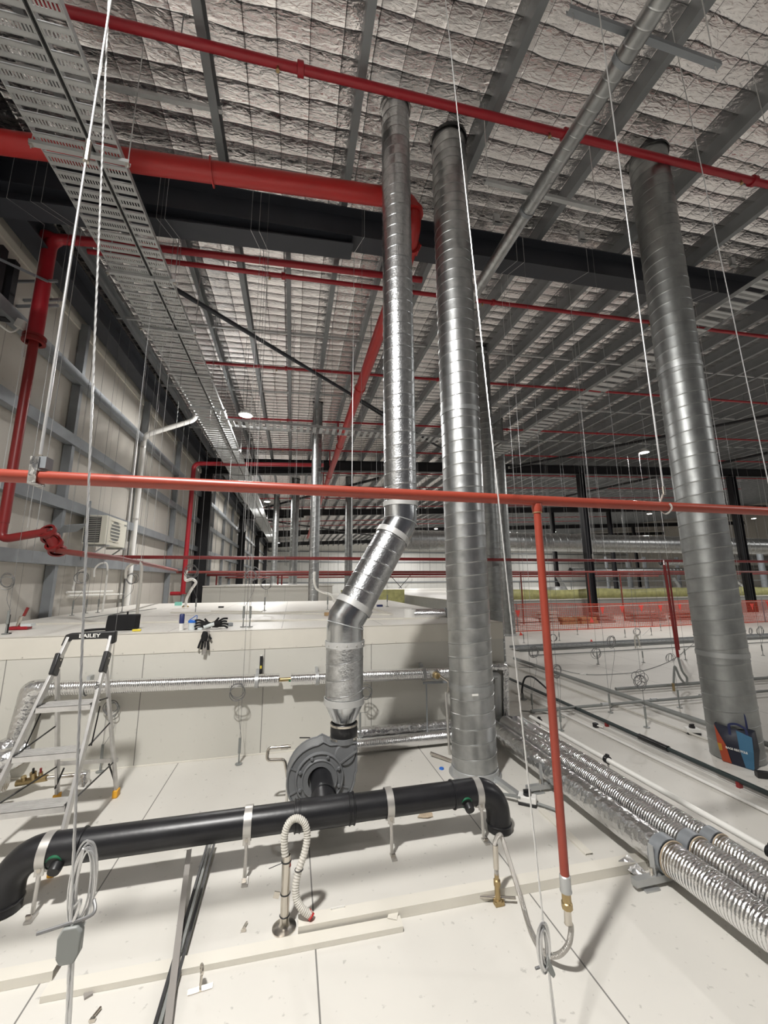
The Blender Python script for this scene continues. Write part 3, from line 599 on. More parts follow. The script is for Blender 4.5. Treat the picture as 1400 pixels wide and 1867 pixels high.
# ============================================================ red fire pipes
def flange(mb_parent, c, r, ax, M=None, h=.03):
    f = MB().lathe([(r, -h / 2), (r * 1.35, -h / 2), (r * 1.35, h / 2), (r, h / 2)], c, ax, 20).build('flange', M or m_red, mb_parent)
    return f
SY = [3.2, 6.02, 9.0, 12.15, 15.05, 18.4, 21.3, 24.4, 27.4, 31, 34, 37]
for i, y in enumerate(SY):
    r = [.044, .038, .034, .034, .032][min(i, 4)]; x0, x1 = (-2.6 if i == 0 else (-3.2 if i == 1 else -2.75)), 32
    if i == 0: x1 = 12
    dz = -.34
    root = thing('sprinkler_range_pipe', (x0, y, roof(x0) + dz), 'red sprinkler pipe under the roof, %s from the camera' % nth(i), 'pipe', 'red sprinkler pipes across the roof')
    MB().tube([(x0, y, roof(x0) + dz), (x1, y, roof(x1) + dz)], r, 16).build('pipe_run', m_red, root)
    for k in range(0, 5):
        x = (PR(548, 125, -.34).x, PR(1030, 246, -.34).x, PR(1370, 332, -.34).x, 99, 99)[k] if i == 0 else -.32 + k * 3.9
        if x > x1 - .3: break
        z = roof(x) + dz
        g = MB().lathe([(r, -.035), (r * 1.5, -.03), (r * 1.5, .03), (r, .035)], (x, y, z), (1, 0, .0446), 16).build('grooved_coupling', m_red, root)
        MB().lathe([(.012, 0), (.012, -.04), (.02, -.05), (.02, -.06), (0, -.06)], (x - .22, y, z - r), seg=10).build('sprinkler_head', m_brass, root)
    for k in range(6):
        x = -1.2 + k * 3.1
        if x < x1: MB().tube([(x, y, roof(x) + dz + r), (x, y, roof(x) - .02)], .006, 6).build('hanger_rod', m_wired, root)
    if 2 <= i <= 5:
        x = 1.30; MB().tube([(x, y, roof(x) + dz), (x, y, 6.34)], r * .8, 12).build('branch_drop', m_red, root)
# large main crossing in front of the rafter
big = thing('fire_main_pipe', (-2, 3.9, 6.1), 'thick bright red fire main crossing above the cable tray to the left duct', 'pipe')
P0, P1 = V((-3.75, 3.9, 6.0)), V((1.12, 3.9, 6.44))
MB().tube([P0, P1], .105, 32).build('main_pipe', m_redb, big)
q = PY(386, 322, 3.9); t = (q.x - P0.x) / (P1.x - P0.x); flange(big, P0 + (P1 - P0) * t, .105, P1 - P0, m_redb, .012)
el = MB().tube([P1] + arc((1.12, 3.9, 6.27), .17, PI / 2, 0, (1, 0, 0), (0, 0, 1), 8)[1:], [.105] * 9, 28).build('elbow', m_redb, big)
flange(big, (1.29, 3.9, 6.27), .10, (0, 0, 1), m_redb, .05)
lw = MB().tube(bend([(1.29, 3.9, 6.26), (1.30, 3.9, 6.10), (1.335, 4.15, 6.07)], .1), .098, 24).build('lower_elbow', m_redb, big)
flange(big, (1.34, 4.16, 6.07), .095, (0, 1, 0), m_redb, .05)
for k in range(8):
    a = k * PI / 4; MB().tube([(1.34 + .13 * math.cos(a), 4.12, 6.07 + .13 * math.sin(a)), (1.34 + .13 * math.cos(a), 4.20, 6.07 + .13 * math.sin(a))], .011, 8).build('flange_bolt', m_redb, big)
mn = thing('fire_main_pipe', (1.36, 9, 6.16), 'long bright red fire main running away under the roof behind the left duct', 'pipe')
mz2 = 6.16; mx = 1.365
MB().tube([(1.34, 4.17, 6.07), (mx, 4.6, 6.10), (mx, 6, mz2), (mx, 40, mz2)], .105, 24).build('main_pipe', m_redb, mn)
for y in (8.2, 12.2, 16, 20): MB().lathe([(.105, -.04), (.125, -.03), (.125, .03), (.105, .04)], (mx, y, mz2), (0, 1, 0), 20).build('grooved_coupling', m_redb, mn)
for y in (7, 10, 13, 18): MB().tube([(mx + .02, y, mz2 + .1), (mx + .02, y, roof(mx) - .02)], .007, 6).build('hanger_rod', m_wired, mn)
# second main with riser at the wall
s2 = thing('fire_main_pipe', (-3.5, 5.75, 4), 'dark red riser and main beside the left wall, valve flange halfway up', 'pipe')
ra = V((-3.52, 5.75, 6.62)); a = PY(285, 452, 5.75); b = PY(692, 501, 5.75)
MB().tube(bend([(-3.53, 5.75, 5.6), (-3.53, 5.75, 6.66), a], .17), [.085] * 6 + [.07] * 2 + [.052], 24).build('top_elbow', m_red, s2)
MB().tube([a, b, b + (b - a) * .22], .052, 20).build('main_pipe', m_red, s2)
MB().lathe([(.085, -.09), (.09, .0), (.08, .06), (.0, .08)], (-3.56, 5.74, 6.66), (-1, 0, .3), 20).build('tee_cap', m_red, s2)
MB().tube([(-3.53, 5.75, 5.08), (-3.53, 5.75, 5.62)], .088, 24).build('riser_upper', m_red, s2)
fl = MB().lathe([(.088, -.05), (.13, -.05), (.13, -.02), (.11, -.02), (.11, .02), (.13, .02), (.13, .05), (.088, .05)], (-3.53, 5.75, 5.06), seg=24).build('valve_flange', m_redd, s2)
MB().cbox((-3.66, 5.68, 5.22), (.09, .09, .11), (0, .3, 0)).build('tamper_switch', m_whitec, s2)
MB().tube([(-3.53, 5.75, 2.54), (-3.53, 5.75, 5.03)], .055, 20).build('riser_lower', m_redd, s2)
MB().tube(smooth_path([(-3.66, 5.66, 5.15), (-3.72, 5.6, 5.05), (-3.8, 5.45, 5.08), (-3.84, 5.2, 5.0)]), .012, 8).build('switch_cable', m_whitep, s2)
MB().cbox((-3.60, 5.70, 4.86), (.03, .03, .16)).build('label_plate', m_whitec, s2)
va, vb_ = PY(86, 969, 5.75), PY(105, 1004, 5.85)
lb = PY(10, 984, 5.75)
MB().tube(bend([(-3.53, 5.75, 2.55), (-3.53, 5.75, lb.z), va + V((.02, 0, 0))], .10), .050, 20).build('lower_elbow', m_redd, s2)
for k in range(4): flange(s2, va + (vb_ - va) * (k / 3), .075, (vb_ - va) + V((0, .25 * (-1) ** k, 0)), m_redd, .04)
MB().tube([va, vb_], .06, 18).build('valve_body', m_redd, s2)
MB().tube([vb_, PZ(150, 1010, 2.13), PZ(217, 1018, 2.13), PZ(322, 1040, 2.12)], .034, 16).build('run_along_wall', m_pink, s2)
br = thing('pipe_bracket', (-3.7, 5.7, 5.9), 'grey strut bracket holding the red riser near the eave', 'bracket')
for z, dy in ((5.93, -.05), (5.80, .16), (5.62, .05)):
    MB().beam((-3.895, 5.85 + dy, z), (-3.34, 5.75 + dy, z + .03), .025, .035).build('strut', m_galvw, br)
MB().beam((-3.895, 5.2, 5.86), (-3.45, 5.7, 5.93), .02, .03).build('diagonal', m_galvw, br)
for (px, y0, y1, i) in ((8, 452, 600, 0), (30, 478, 590, 1)):
    a, b = PX(px, y0, -3.80), PX(px - 12, y1, -3.80)
    tag(MB().box((-3.89, a.y - .05, min(b.z, a.z)), (-3.78, a.y + .05, max(a.z, b.z))).build('steel_upright', m_black), 'short black upright on the left wall near the picture edge, %s' % ['left one', 'right one'][i], 'post')
# ------------------------------------------------------------ sprinkler mains at rope height in the distance (each hangs like the orange one)
def low_main(py, px0, px1, z, r, M, lab, drops=(), w=None):
    y = PZ(700, py, z).y; x0, x1 = PY(px0, py, y).x, PY(px1, py, y).x
    root = thing('low_sprinkler_pipe', (x0, y, z), lab, 'pipe', 'sprinkler pipes hung low beyond the ducts')
    MB().tube([(x0, y, z), (x1, y, z)], r, 12).build('main_pipe', M, root)
    for (px, pyb) in drops:
        b = PY(px, pyb, y); MB().tube([(b.x, y, z), (b.x, y, max(b.z, .12 if y < 16.1 or b.x > 1.7 else 1.67))], r * .62, 10).build('drop_pipe', M, root)
    for k in range(int((x1 - x0) / 3.2) + 1):
        x = x0 + .4 + k * 3.2
        MB().tube([(x, y, z), (x, y, roof(x) - .02)], .005, 5).build('hanger_rod', m_wire, root)
        MB().cbox((x, y, z + .07), (.025, .025, .15)).build('hanger_clip', m_ssd, root)
    return root, y, x0, x1
low_main(1019, 180, 1500, 2.24, .031, m_redd, 'dark maroon sprinkler main beyond the cold room, nearest of the distant ones', ((1238, 1185),))
low_main(1043, 322, 1520, 2.12, .042, m_pink, 'pinkish red sprinkler main just below the maroon one', ((978 + 102, 1140), (1140, 1140), (956, 1150)))
low_main(1047.5, 360, 1520, 2.10, .05, m_redd, 'distant dark sprinkler main, third back', ((365, 1098), (392, 1096), (505, 1098), (512, 1098)))
low_main(1052, 400, 1200, 2.06, .05, m_pink, 'farthest pinkish sprinkler main near the left wall columns')
dp2 = thing('maroon_drop_pipe', PZ(1240, 1232, 0), 'maroon drop pipe hanging at a slant toward the deck left of the right duct', 'pipe')
hy = PZ(700, 1019, 2.24).y; bt = PY(1236, 1198, hy * .72)
MB().tube([PY(1211, 1032, hy * .72), bt], .022, 12).build('pipe_run', m_redd, dp2)
MB().tube([PY(1211, 1032, hy * .72), V((PY(1211, 1032, hy).x, hy, 2.24))], .02, 12).build('branch', m_redd, dp2)
g = thing('looped_hose', bt, 'grey flexible hose looped below the maroon drop pipe', 'hose')
P = [bt, PY(1243, 1222, bt.y), PY(1252, 1236, bt.y), PY(1250, 1246, bt.y), PY(1240, 1236, bt.y), PY(1231, 1216, bt.y), PY(1229, 1222, bt.y), V((PY(1228, 1255, bt.y).x, bt.y, .05))]
MB().tube(smooth_path(P), .017, 10).build('hose_body', m_cgrey, g)
MB().tube([P[-1] - V((0, 0, .05)), P[-1] + V((0, 0, .07))], .02, 10).build('brass_end', m_brass, g)
# vertical fire riser by the far left column
rv = thing('fire_riser_pipe', (-2.75, 16.3, 2.1), 'red fire riser in front of the first black wall column', 'pipe')
a = PR(347, 846, -.9); yy = a.y
MB().tube(bend([PY(590, 848, 13.6), PY(354, 845, 13.6), PY(333, 1082, 13.6)], .2), .07, 14).build('riser_run', m_red, rv)
b = PY(333, 1082, 13.6); flange(rv, b, .08, (0, 0, 1)); MB().tube([b, b - V((.35, 0, 0))], .06, 12).build('foot_branch', m_red, rv)
MB().tube([b, V((b.x, b.y, .01))], .05, 10).build('support', m_galvw, rv)
# ============================================================ cable trays
def perforated_rung(mb, x0, x1, y, z, w=.10, fine=True):
    if fine:
        for s in (-1, 1): mb.box((x0, y + s * w * .34 - w * .16, z), (x1, y + s * w * .34 + w * .16, z + .004))
        n = int((x1 - x0) / .024)
        for i in range(n): x = x0 + (x1 - x0) * (i + .5) / n; mb.box((x - .006, y - w * .2, z), (x + .006, y + w * .2, z + .003))
        for s in (-1, 1): mb.box((x0, y + s * w * .5 - .002, z), (x1, y + s * w * .5 + .002, z + .014))
    else:
        mb.box((x0, y - w / 2, z), (x1, y + w / 2, z + .012))
tx0, txm, tx1, tz = -2.39, -1.93, -1.70, 5.75
ct = thing('cable_tray', (tx0, .8, tz), 'long perforated galvanised cable tray running away above the left side', 'cable tray')
for i, (a, bb) in enumerate(((tx0, txm - .02), (txm + .02, tx1))):
    rails = MB()
    for x in (a, bb): rails.box((x - .004, .6, tz - .002), (x + .004, 40, tz + .055))
    rails.build('side_rails', m_galv, ct)
    f = MB(); g_ = MB(); y = .7; k = 0
    while y < 40:
        (perforated_rung(f, a, bb, y, tz, .118, True) if y < 8 else perforated_rung(g_, a, bb, y, tz, .115, False)); y += .165
    o = f.build('slotted_rungs', m_galv, ct); g_.build('far_rungs', m_galv, ct)
cb = MB().tube([(txm, .6, tz + .03), (txm, 40, tz + .03)], .016, 8)
tag(cb.build('black_cable', m_bplas), 'black cable lying along the slot between the two tray halves', 'cable')
for i, y in enumerate((3.53, 5.06, 6.2, 7.57, 9.1, 12, 15, 18, 21.5, 25)):
    root = thing('tray_hanger', (-2.05, y, tz - .03), 'galvanised strut hanger under the left cable tray, %s from the camera' % nth(i), 'strut hanger', 'strut hangers under the left cable tray')
    MB().sweep([(-.022, -.035), (.022, -.035), (.022, 0), (.018, 0), (.018, -.031), (-.018, -.031), (-.018, 0), (-.022, 0)], (tx0 - .06, y, tz - .004), (tx1 + .06, y, tz - .004)).build('strut_channel', m_galv, root)
    for x in (tx0 - .045, tx1 + .045):
        MB().tube([(x, y, tz - .08), (x, y, roof(x) - .02)], .005, 6).build('threaded_rod', m_wire, root)
        MB().cbox((x, y, tz - .045), (.03, .03, .02)).build('nut', m_ss, root)
# cross tray and right tray
c2 = thing('cable_tray', (2, 9.9, tz), 'cable tray crossing between the left and right trays, far overhead', 'cable tray')
yv = 9.95; f = MB(); x = tx1 + .1
while x < 5.9: f.box((x - .04, yv - .2, tz), (x + .04, yv + .2, tz + .01)); x += .17
f.build('rungs', m_galv, c2)
MB().box((tx1, yv - .21, tz - .002), (5.95, yv - .2, tz + .06)).box((tx1, yv + .2, tz - .002), (5.95, yv + .21, tz + .06)).build('side_rails', m_galv, c2)
c3 = thing('cable_tray', (6.2, 6, tz), 'cable tray running away on the right, passing behind the right duct', 'cable tray')
f = MB(); g_ = MB(); y = .8; a, bb = 5.98, 6.38
while y < 12:
    perforated_rung(f, a, bb, y, tz, .12, y < 5); y += .2
f.build('rungs', m_galv, c3)
MB().box((a - .004, .6, tz - .002), (a + .004, 12, tz + .06)).box((bb - .004, .6, tz - .002), (bb + .004, 12, tz + .06)).build('side_rails', m_galv, c3)
for i, y in enumerate((4.75, 7.3, 9.8)):
    root = thing('tray_hanger', (6.2, y, tz - .03), 'galvanised strut hanger under the right cable tray, %s from the camera' % nth(i), 'strut hanger')
    MB().beam((a - .15, y, tz - .025), (bb + .25, y, tz - .025), .04, .04).build('strut_channel', m_galv, root)
    for x in (a - .12, bb + .2): MB().tube([(x, y, tz - .06), (x, y, roof(x) - .02)], .005, 6).build('threaded_rod', m_wire, root)
# spiral pipe under the roof, with its two struts
cpx, cpz = 2.555, 6.10
cpd = thing('ceiling_spiral_duct', (cpx, 3, cpz), 'slim spiral duct hung under the roof between the middle and right ducts', 'duct')
MB().spiral((cpx, -.2, cpz), (cpx, 5.35, cpz), .082, .11, .002, 28).build('duct_wall', m_duct, cpd)
for y in (2.03, 3.42): MB().lathe([(.084, -.02), (.09, -.02), (.09, .02), (.084, .02)], (cpx, y, cpz), (0, 1, 0), 24).build('band_clamp', m_galvw, cpd)
MB().lathe([(.086, -.08), (.086, .06)], (cpx, 3.1, cpz), (0, 1, 0), 24).build('joint_band', m_duct, cpd)
for i, (y, x0_, x1_) in enumerate(((1.93, 1.96, 3.48), (3.30, 1.955, 3.48))):
    root = thing('strut_hanger', ((x0_ + x1_) / 2, y, cpz + .12), 'slotted strut hanger over the slim spiral duct, %s one' % ['near', 'far'][i], 'strut hanger')
    MB().sweep([(-.022, -.022), (.022, -.022), (.022, .022), (.018, .022), (.018, -.018), (-.018, -.018), (-.018, .022), (-.022, .022)], (x0_, y, cpz + .115), (x1_, y, cpz + .115)).build('strut_channel', m_galv if i else m_galvw, root)
    for x in (x0_ + .04, x1_ - .05): MB().tube([(x, y, cpz + .02), (x, y, roof(x) - .02)], .005, 6).build('threaded_rod', m_wire, root)
# purlin cleats seen near the rafter
for i, (px, py) in enumerate(((905, 400), (1060, 432), (1335, 478))):
    p = PR(px, py, -.2); tag(MB().cbox(p, (.09, .05, .16)).cbox(p + V((.02, 0, -.07)), (.14, .05, .02)).build('purlin_cleat', m_galv), 'galvanised bracket on top of the near rafter, %s from the left' % nth(i), 'bracket')
# ============================================================ big ducts in the distance
def hduct(y, px0, px1, py, r, lab, z=None, M=m_duct, taper=None):
    a, b = PY(px0, py, y), PY(px1, py, y); z = z or a.z; root = thing('overhead_duct', (a.x, y, z), lab, 'duct')
    MB().spiral((a.x, y, z), (b.x, y, z), r, .45, .012, 28).build('duct_wall', M, root)
    if taper: MB().lathe([(r, 0), (taper, 1.6)], (a.x, y, z), (-1, 0, 0), 28).build('taper', M, root)
    k = a.x + 1
    while k < b.x:
        MB().tube([(k, y, z + r), (k, y, roof(k) - .02)], .01, 5).build('hanger_rod', m_wired, root); k += 5
    return root
hduct(19.0, 745, 1500, 984, .50, 'wide horizontal spiral duct crossing high behind the vertical ducts', taper=.22)
hduct(30, 1205, 1272, 1025, .30, 'short bright duct piece left of the right duct, far away')
hduct(33, 1040, 1275, 1041, .32, 'long low duct in the distance left of the right duct')
hduct(30, 1325, 1500, 1019, .38, 'bright duct piece beyond the right duct at the right edge')
hduct(36, 1320, 1500, 1036, .36, 'lower distant duct at the right edge')
for i, (px0, py0, px1, py1, y) in enumerate(((1013, 1045, 1040, 1090, 28), (1200, 1020, 1222, 1060, 36), (1227, 1052, 1238, 1068, 30), (1255, 1052, 1262, 1066, 30), (1330, 1050, 1362, 1075, 28))):
    a, b = PY(px0, py0, y), PY(px1, py1, y)
    tag(MB().tube([a, b, V((b.x, b.y, .84))], .16, 12).build('branch_duct', m_duct), 'slanted silver branch duct far right beyond the yellow barrier, %s from left' % nth(i), 'duct')
# vertical pipes clustered far right
for i, (px, y, r) in enumerate(((1110, 35, .16), (1180, 35, .2), (1240, 35, .18), (1330, 28, .3), (1395, 28, .25), (1150, 40, .3))):
    b = PY(px, 1070, y); tag(MB().tube([(b.x, y, .84), (b.x, y, 4.2)], r, 12).build('steel_riser', m_galvw), 'grey upright pipe beyond the yellow barrier, %s' % nth(i), 'pipe', 'grey upright pipes far right')
# ============================================================ step ladder
lad = thing('step_ladder', (-1.6, 3.7, 0), 'aluminium step ladder with black top handle standing before the cream wall', 'ladder')
FT = [V((-2.02, 3.22, 0)), V((-1.50, 3.22, 0))]; TP = [V((-1.755, 3.80, 1.36)), V((-1.45, 3.80, 1.36))]
FT = [V((-1.93, 3.20, 0)), V((-1.40, 3.20, 0))]
RF = [V((-1.86, 4.16, 0)), V((-1.405, 4.12, 0))]
for i in (0, 1):
    a, b = FT[i], TP[i]; d = (b - a)
    MB().beam(a + d * .03, b, .022, .055, (0, -1, .4)).build('front_rail', m_alu, lad, .003)
    hinge = a + d * .86
    rr = MB().beam(RF[i] + V((0, 0, .05)), hinge + V((0, .02, -.03)), .02, .042, (0, 1, 0)).build('rear_rail', m_alu, lad, .003)
    MB().cbox(RF[i] + V((0, 0, .03)), (.04, .065, .06)).build('yellow_foot', m_yel, rr, .006)
    MB().cbox(a + V((0, 0, .025)), (.04, .07, .05)).build('yellow_foot', m_yel, lad, .006)
    kn = MB().cbox(hinge + V(((.0 if i else 0), 0, .0)), (.034, .085, .16), (-.4, 0, 0)).build('black_knuckle', m_bplas, lad, .008)
    for s in (-.03, .03): MB().lathe([(0, .003), (.008, .003), (.008, 0)], hinge + V((.018, .01, s)), (1, 0, 0), 10).build('rivet', m_ss, kn)
def at_rail(i, z): t = z / 1.36; return FT[i] + (TP[i] - FT[i]) * t
for k, z in enumerate((.33, .615, .895, .07)):
    if z == .07: continue
    l, r = at_rail(0, z), at_rail(1, z); dy = .10 if k < 2 else .13
    stp = MB().box((l.x + .014, l.y - .035, z - .035), (r.x - .014, l.y - .030, z + .003)).box((l.x + .014, l.y - .035, z), (r.x - .014, l.y + dy, z + .004)).box((l.x + .014, l.y + dy - .005, z - .03), (r.x - .014, l.y + dy, z))
    for q in range(5): stp.box((l.x + .016, l.y - .02 + q * .026, z + .004), (r.x - .016, l.y - .012 + q * .026, z + .0065))
    so = stp.build('step', m_alu, lad)
    for x in (l.x + .018, r.x - .018): MB().cbox((x, l.y + .02, z - .012), (.012, .10, .04)).build('step_bracket', m_bplas, so)
    if k < 3:
        for i, x in enumerate((l.x, r.x)):
            zz_ = z; rear = RF[i] + (FT[i] + (TP[i] - FT[i]) * .86 - RF[i]) * min(z / 1.17, 1)
            MB().tube([V((x, l.y + .08, z)), V((rear.x, rear.y, z + .05 if k == 1 else z - .02))], .006, 8).build('spreader_bar', m_bplas, lad)
for i in (0, 1):
    x = TP[i].x - (.04 if i else -.02); MB().tube([at_rail(i, .87) + V((0, .1, -.02)), at_rail(i, .60) + V((0, .12, .0))], .005, 8).build('linkage_rod', m_bplas, lad)
MB().beam(RF[0] + V((0, -.03, .30)), RF[1] + V((0, -.03, .30)), .012, .03).build('rear_cross_bar', m_alu, lad)
for s, x in ((1, -1.80), (-1, -1.47)): MB().tube([V((x, 4.08, .28)), V((x - s * -.0 + (-.06 if s > 0 else .05), 4.11, .12))], .007, 8).build('rear_stay', m_bplas, lad)
l, r = TP; hd = MB()
hd.prism([(l.x - .045, 1.30), (l.x - .015, 1.30), (l.x + .02, 1.345), (r.x - .02, 1.345), (r.x - .01, 1.29), (r.x + .035, 1.31), (r.x + .035, 1.405), (l.x + .01, 1.395), (l.x - .02, 1.385)], 'y', 3.775, 3.825)
ho = hd.build('top_handle', m_bplas, lad, .008)
def text(body, size, loc, rot, M, parent, name='lettering', ext=.0006, sx=1.0):
    cu = bpy.data.curves.new(name, 'FONT'); cu.body = body; cu.size = size; cu.extrude = ext; cu.offset = size * .02; cu.align_x = 'CENTER'; cu.align_y = 'CENTER'
    to = bpy.data.objects.new(name, cu); C.objects.link(to); bpy.context.view_layer.update()
    me = bpy.data.meshes.new_from_object(to.evaluated_get(bpy.context.evaluated_depsgraph_get())); bpy.data.objects.remove(to)
    me.name = name; Mx = Matrix.Translation(V(loc)) @ Euler(rot).to_matrix().to_4x4() @ Matrix.Diagonal((sx, 1, 1, 1)); me.transform(Mx)
    me.materials.clear(); me.materials.append(M); o = bpy.data.objects.new(name, me); C.objects.link(o); adopt(o, parent); return o
text('BAILEY', .040, (-1.60, 3.7735, 1.372), (PI / 2, 0, 0), m_whitep, ho, sx=1.25)
mm = (at_rail(1, 1.0)); text('BAILEY', .032, (mm.x - .0, mm.y - .031, mm.z), (PI / 2 + .3, -PI / 2 + .02, 0), m_bplas, lad)
# ============================================================ insulated foil pipes
def fpipe(mb, pts, r, seg=24): return mb.tube(pts, r, seg)
wy = 4.56
wp = thing('foil_lagged_pipe', (-2.2, wy, .8), 'long foil-lagged pipe along the cream wall behind the ladder', 'insulated pipe')
zA, zB = .80, .765
MB().tube([(-2.33, wy, zA + .012), (-.10, wy, zB)], .066, 24).build('lagged_run', m_foilrx, wp)
MB().tube([(.02, wy, zB - .004), (1.95, wy, zB - .035)], .064, 24).build('lagged_run', m_foilrx, wp)
MB().tube([(-.12, wy, zB), (.03, wy, zB)], .020, 12).build('bare_brass_joint', m_brass, wp)
MB().cbox((.03, wy - .02, zB - .01), (.06, .03, .018)).build('green_lever', m_green, wp)
MB().tube(bend([(-2.20, wy, zA + .01), (-2.36, wy, zA + .01), (-2.40, wy - .02, .36), (-2.75, wy - .45, .22)], .03), .088, 24).build('left_drop', m_foilp, wp)
for x in (-1.92, -.33, .30, 1.52):
    b = MB().lathe([(.067, -.018), (.071, -.018), (.071, .018), (.067, .018)], (x, wy, zA - (x + 2.3) * .017), (1, 0, 0), 24).build('hanger_band', m_galv, wp)
    MB().box((x - .016, wy + .05, zA - (x + 2.3) * .017), (x + .016, 4.689, zA + .10 - (x + 2.3) * .017)).build('wall_cleat', m_galv, b)
sp_ = thing('spirit_level', (-.30, 4.66, .85), 'small black and yellow spirit level propped behind the wall pipe', 'spirit level')
MB().box((-.315, 4.655, .80), (-.285, 4.675, 1.0)).build('body', m_bplas, sp_); MB().box((-.308, 4.651, .87), (-.292, 4.655, .90)).build('vial', m_yelt, sp_); MB().lathe([(0, .01), (.012, .01), (.014, 0)], (-.30, 4.665, 1.0), seg=12).build('end_cap', m_whitep, sp_)
# brass strainer valve on the left
bl = thing('brass_strainer_valve', (-2.1, 4.0, .2), 'brass valve cluster on the pipe behind the ladder, lower left', 'valve')
q0, q1 = PY(30, 1428, 4.36), PY(86, 1418, 4.36)
MB().tube([q0, q1], .026, 14).build('valve_body', m_brass, bl)
for t, dz, r in ((.25, .05, .02), (.55, .07, .024), (.8, .06, .016)):
    c = q0 + (q1 - q0) * t; MB().tube([c, c + V((.0, -.02, dz))], r, 12).build('bonnet', m_brass, bl)
    if t > .3: MB().tube([c + V((0, -.02, dz)), c + V((0, -.025, dz + .035))], .009, 8).build('test_point', m_redd if t > .7 else m_bplas, bl)
MB().tube([q1, PY(146, 1412, 4.4)], .016, 12).build('tail_pipe', m_ss, bl)
MB().tube([PY(140, 1413, 4.4), PY(155, 1410, 4.4), PY(154, 1440, 4.4)], .040, 16).build('lagged_end', m_foilp, bl)
fl2 = thing('foil_lagged_pipe', (-2.6, 3.9, .2), 'dark-mouthed foil-lagged pipe end at the left edge behind the ladder', 'insulated pipe')
MB().tube([PY(-60, 1440, 4.0), PY(10, 1425, 4.02)], .07, 20).build('lagged_run', m_foilr, fl2)
MB().tube([PY(-60, 1405, 4.1), PY(30, 1380, 4.15), PY(55, 1362, 4.2)], .085, 20).build('lagged_elbow', m_foilp, fl2)
# low pair at the wall foot
lp = []
for i, (z, y, r, lab, M) in enumerate(((.16, 4.56, .062, 'foil-lagged pipe at the foot of the cream wall behind the fan, upper of two', m_foilp), (.085, 4.44, .068, 'foil-lagged pipe at the foot of the cream wall behind the fan, lower of two', m_foilrx))):
    root = thing('foil_lagged_pipe', (1.2, y, z), lab, 'insulated pipe')
    MB().tube([(.55, y, z), (2.35, y, z + .005)], r, 24).build('lagged_run', M, root)
pb = PY(785, 1373, 4.2); tag(MB().tube([pb, pb + V((.16, -.18, -.02))], .016, 10).build('offcut_tube', m_ss), 'short steel tube offcut lying beside the lower wall pipes', 'tube')
st_ = thing('pipe_stand_post', (1.78, 4.3, 0), 'thin steel post left of the middle duct holding a brass tap', 'post')
pp0 = PY(820, 1386, 4.2); MB().tube([V((pp0.x, 4.2, 0)), V((pp0.x - .02, 4.2, .62))], .014, 12).build('post', m_ssd, st_)
tp = PY(792, 1229, 4.35); MB().lathe([(.055, 0), (.055, .05), (.05, .06), (0, .06)], tp, (0, -1, 0), 20).build('insulated_disc', m_foilp, st_)
MB().lathe([(.036, .06), (.034, .09), (.018, .10), (0, .10)], tp, (0, -1, 0), 16).build('brass_tap', m_brass, st_)
MB().tube(bend([tp + V((.03, -.1, 0)), PY(818, 1243, 4.22), PY(817, 1262, 4.2)], .02), .012, 10).build('tap_spout', m_ss, st_)
MB().beam(PY(771, 1245, 4.45), PY(815, 1243, 4.4), .03, .02).build('shelf_strut', m_galvw, st_)
MB().tube([PY(777, 1245, 4.45), V((PY(777, 1245, 4.45).x, 4.45, .01))], .008, 8).build('shelf_leg', m_galvw, st_)
# lagged duct drop right of the middle duct
rdp = thing('foil_lagged_pipe', (2.7, 4.9, 0), 'grey lagged pipe drop between the middle duct and the floor pipes', 'insulated pipe')
for (xa, xb_, zt_, o_) in ((905, 921, 1213, 0), (895, 907, 1228, 1)):
    a = PY(892, zt_, 4.62); b = PY(xb_, zt_ + 3, 4.62); c = PY(xb_ + 1, 1312, 4.62)
    MB().tube(bend([V((2.1, 4.60, a.z)), b, c, V((c.x, 4.4, .2))], .03), .045, 16).build('lagged_bend', m_galv if o_ else m_foilp, rdp)
# three pipes along the floor on the right
px3 = (2.27, 2.475, 2.645); dy_ = .15
for i, x in enumerate(px3):
    root = thing('foil_lagged_pipe', (x, 3, .17), 'shiny foil-lagged pipe running along the deck at right, %s of three from left' % nth(i), 'insulated pipe')
    r = (.092, .078, .070)[i]; zz_ = (.155, .165, .165)[i]
    MB().tube([(x, .9, zz_), (x, 2.20, zz_)], r, 32).build('lagged_run', m_foilr, root)
    MB().tube([(x, 2.27, zz_), (x, 4.45, zz_)], r, 32).build('lagged_run', m_foilp if i == 0 else m_foilr, root)
    MB().lathe([(r + .001, -.035), (r + .008, -.035), (r + .008, .035), (r + .001, .035)], (x, 2.24, zz_), (0, 1, 0), 32).build('grey_band', m_galvw, root)
    MB().ring((x, 2.19, zz_), r + .004, .004, (0, 1, 0), 32, 6).build('foil_edge', m_paper, root)
for i, y in enumerate((2.24, 3.33)):
    root = thing('pipe_support', (2.2, y, 0), 'galvanised strut support under the three floor pipes, %s one' % ['near', 'far'][i], 'bracket')
    MB().box((2.02, y - .02, .025), (2.82, y + .02, .062)).build('strut_channel', m_galv, root)
    MB().tube([(2.15, y, .0), (2.15, y, .10)], .01, 10).build('bolt', m_ss, root)
    MB().cbox((2.12, y, .005), (.10, .07, .008)).build('foot', m_galv, root)
    MB().beam((2.165, y, .06), (2.165, y, .22), .006, .035, (0, 1, 0)).build('strap_leg', m_galv, root)
p = PZ(1155, 1595, .0); fq = MB(); fq.add([p + V(v) for v in ((-.06, .05, .05), (.03, .06, .07), (.06, -.06, .02), (.0, -.03, .002), (-.06, .05, .053), (.03, .06, .073), (.06, -.06, .023), (.0, -.03, .005))], [(0, 1, 2, 3), (7, 6, 5, 4), (0, 4, 5, 1), (1, 5, 6, 2), (2, 6, 7, 3), (3, 7, 4, 0)])
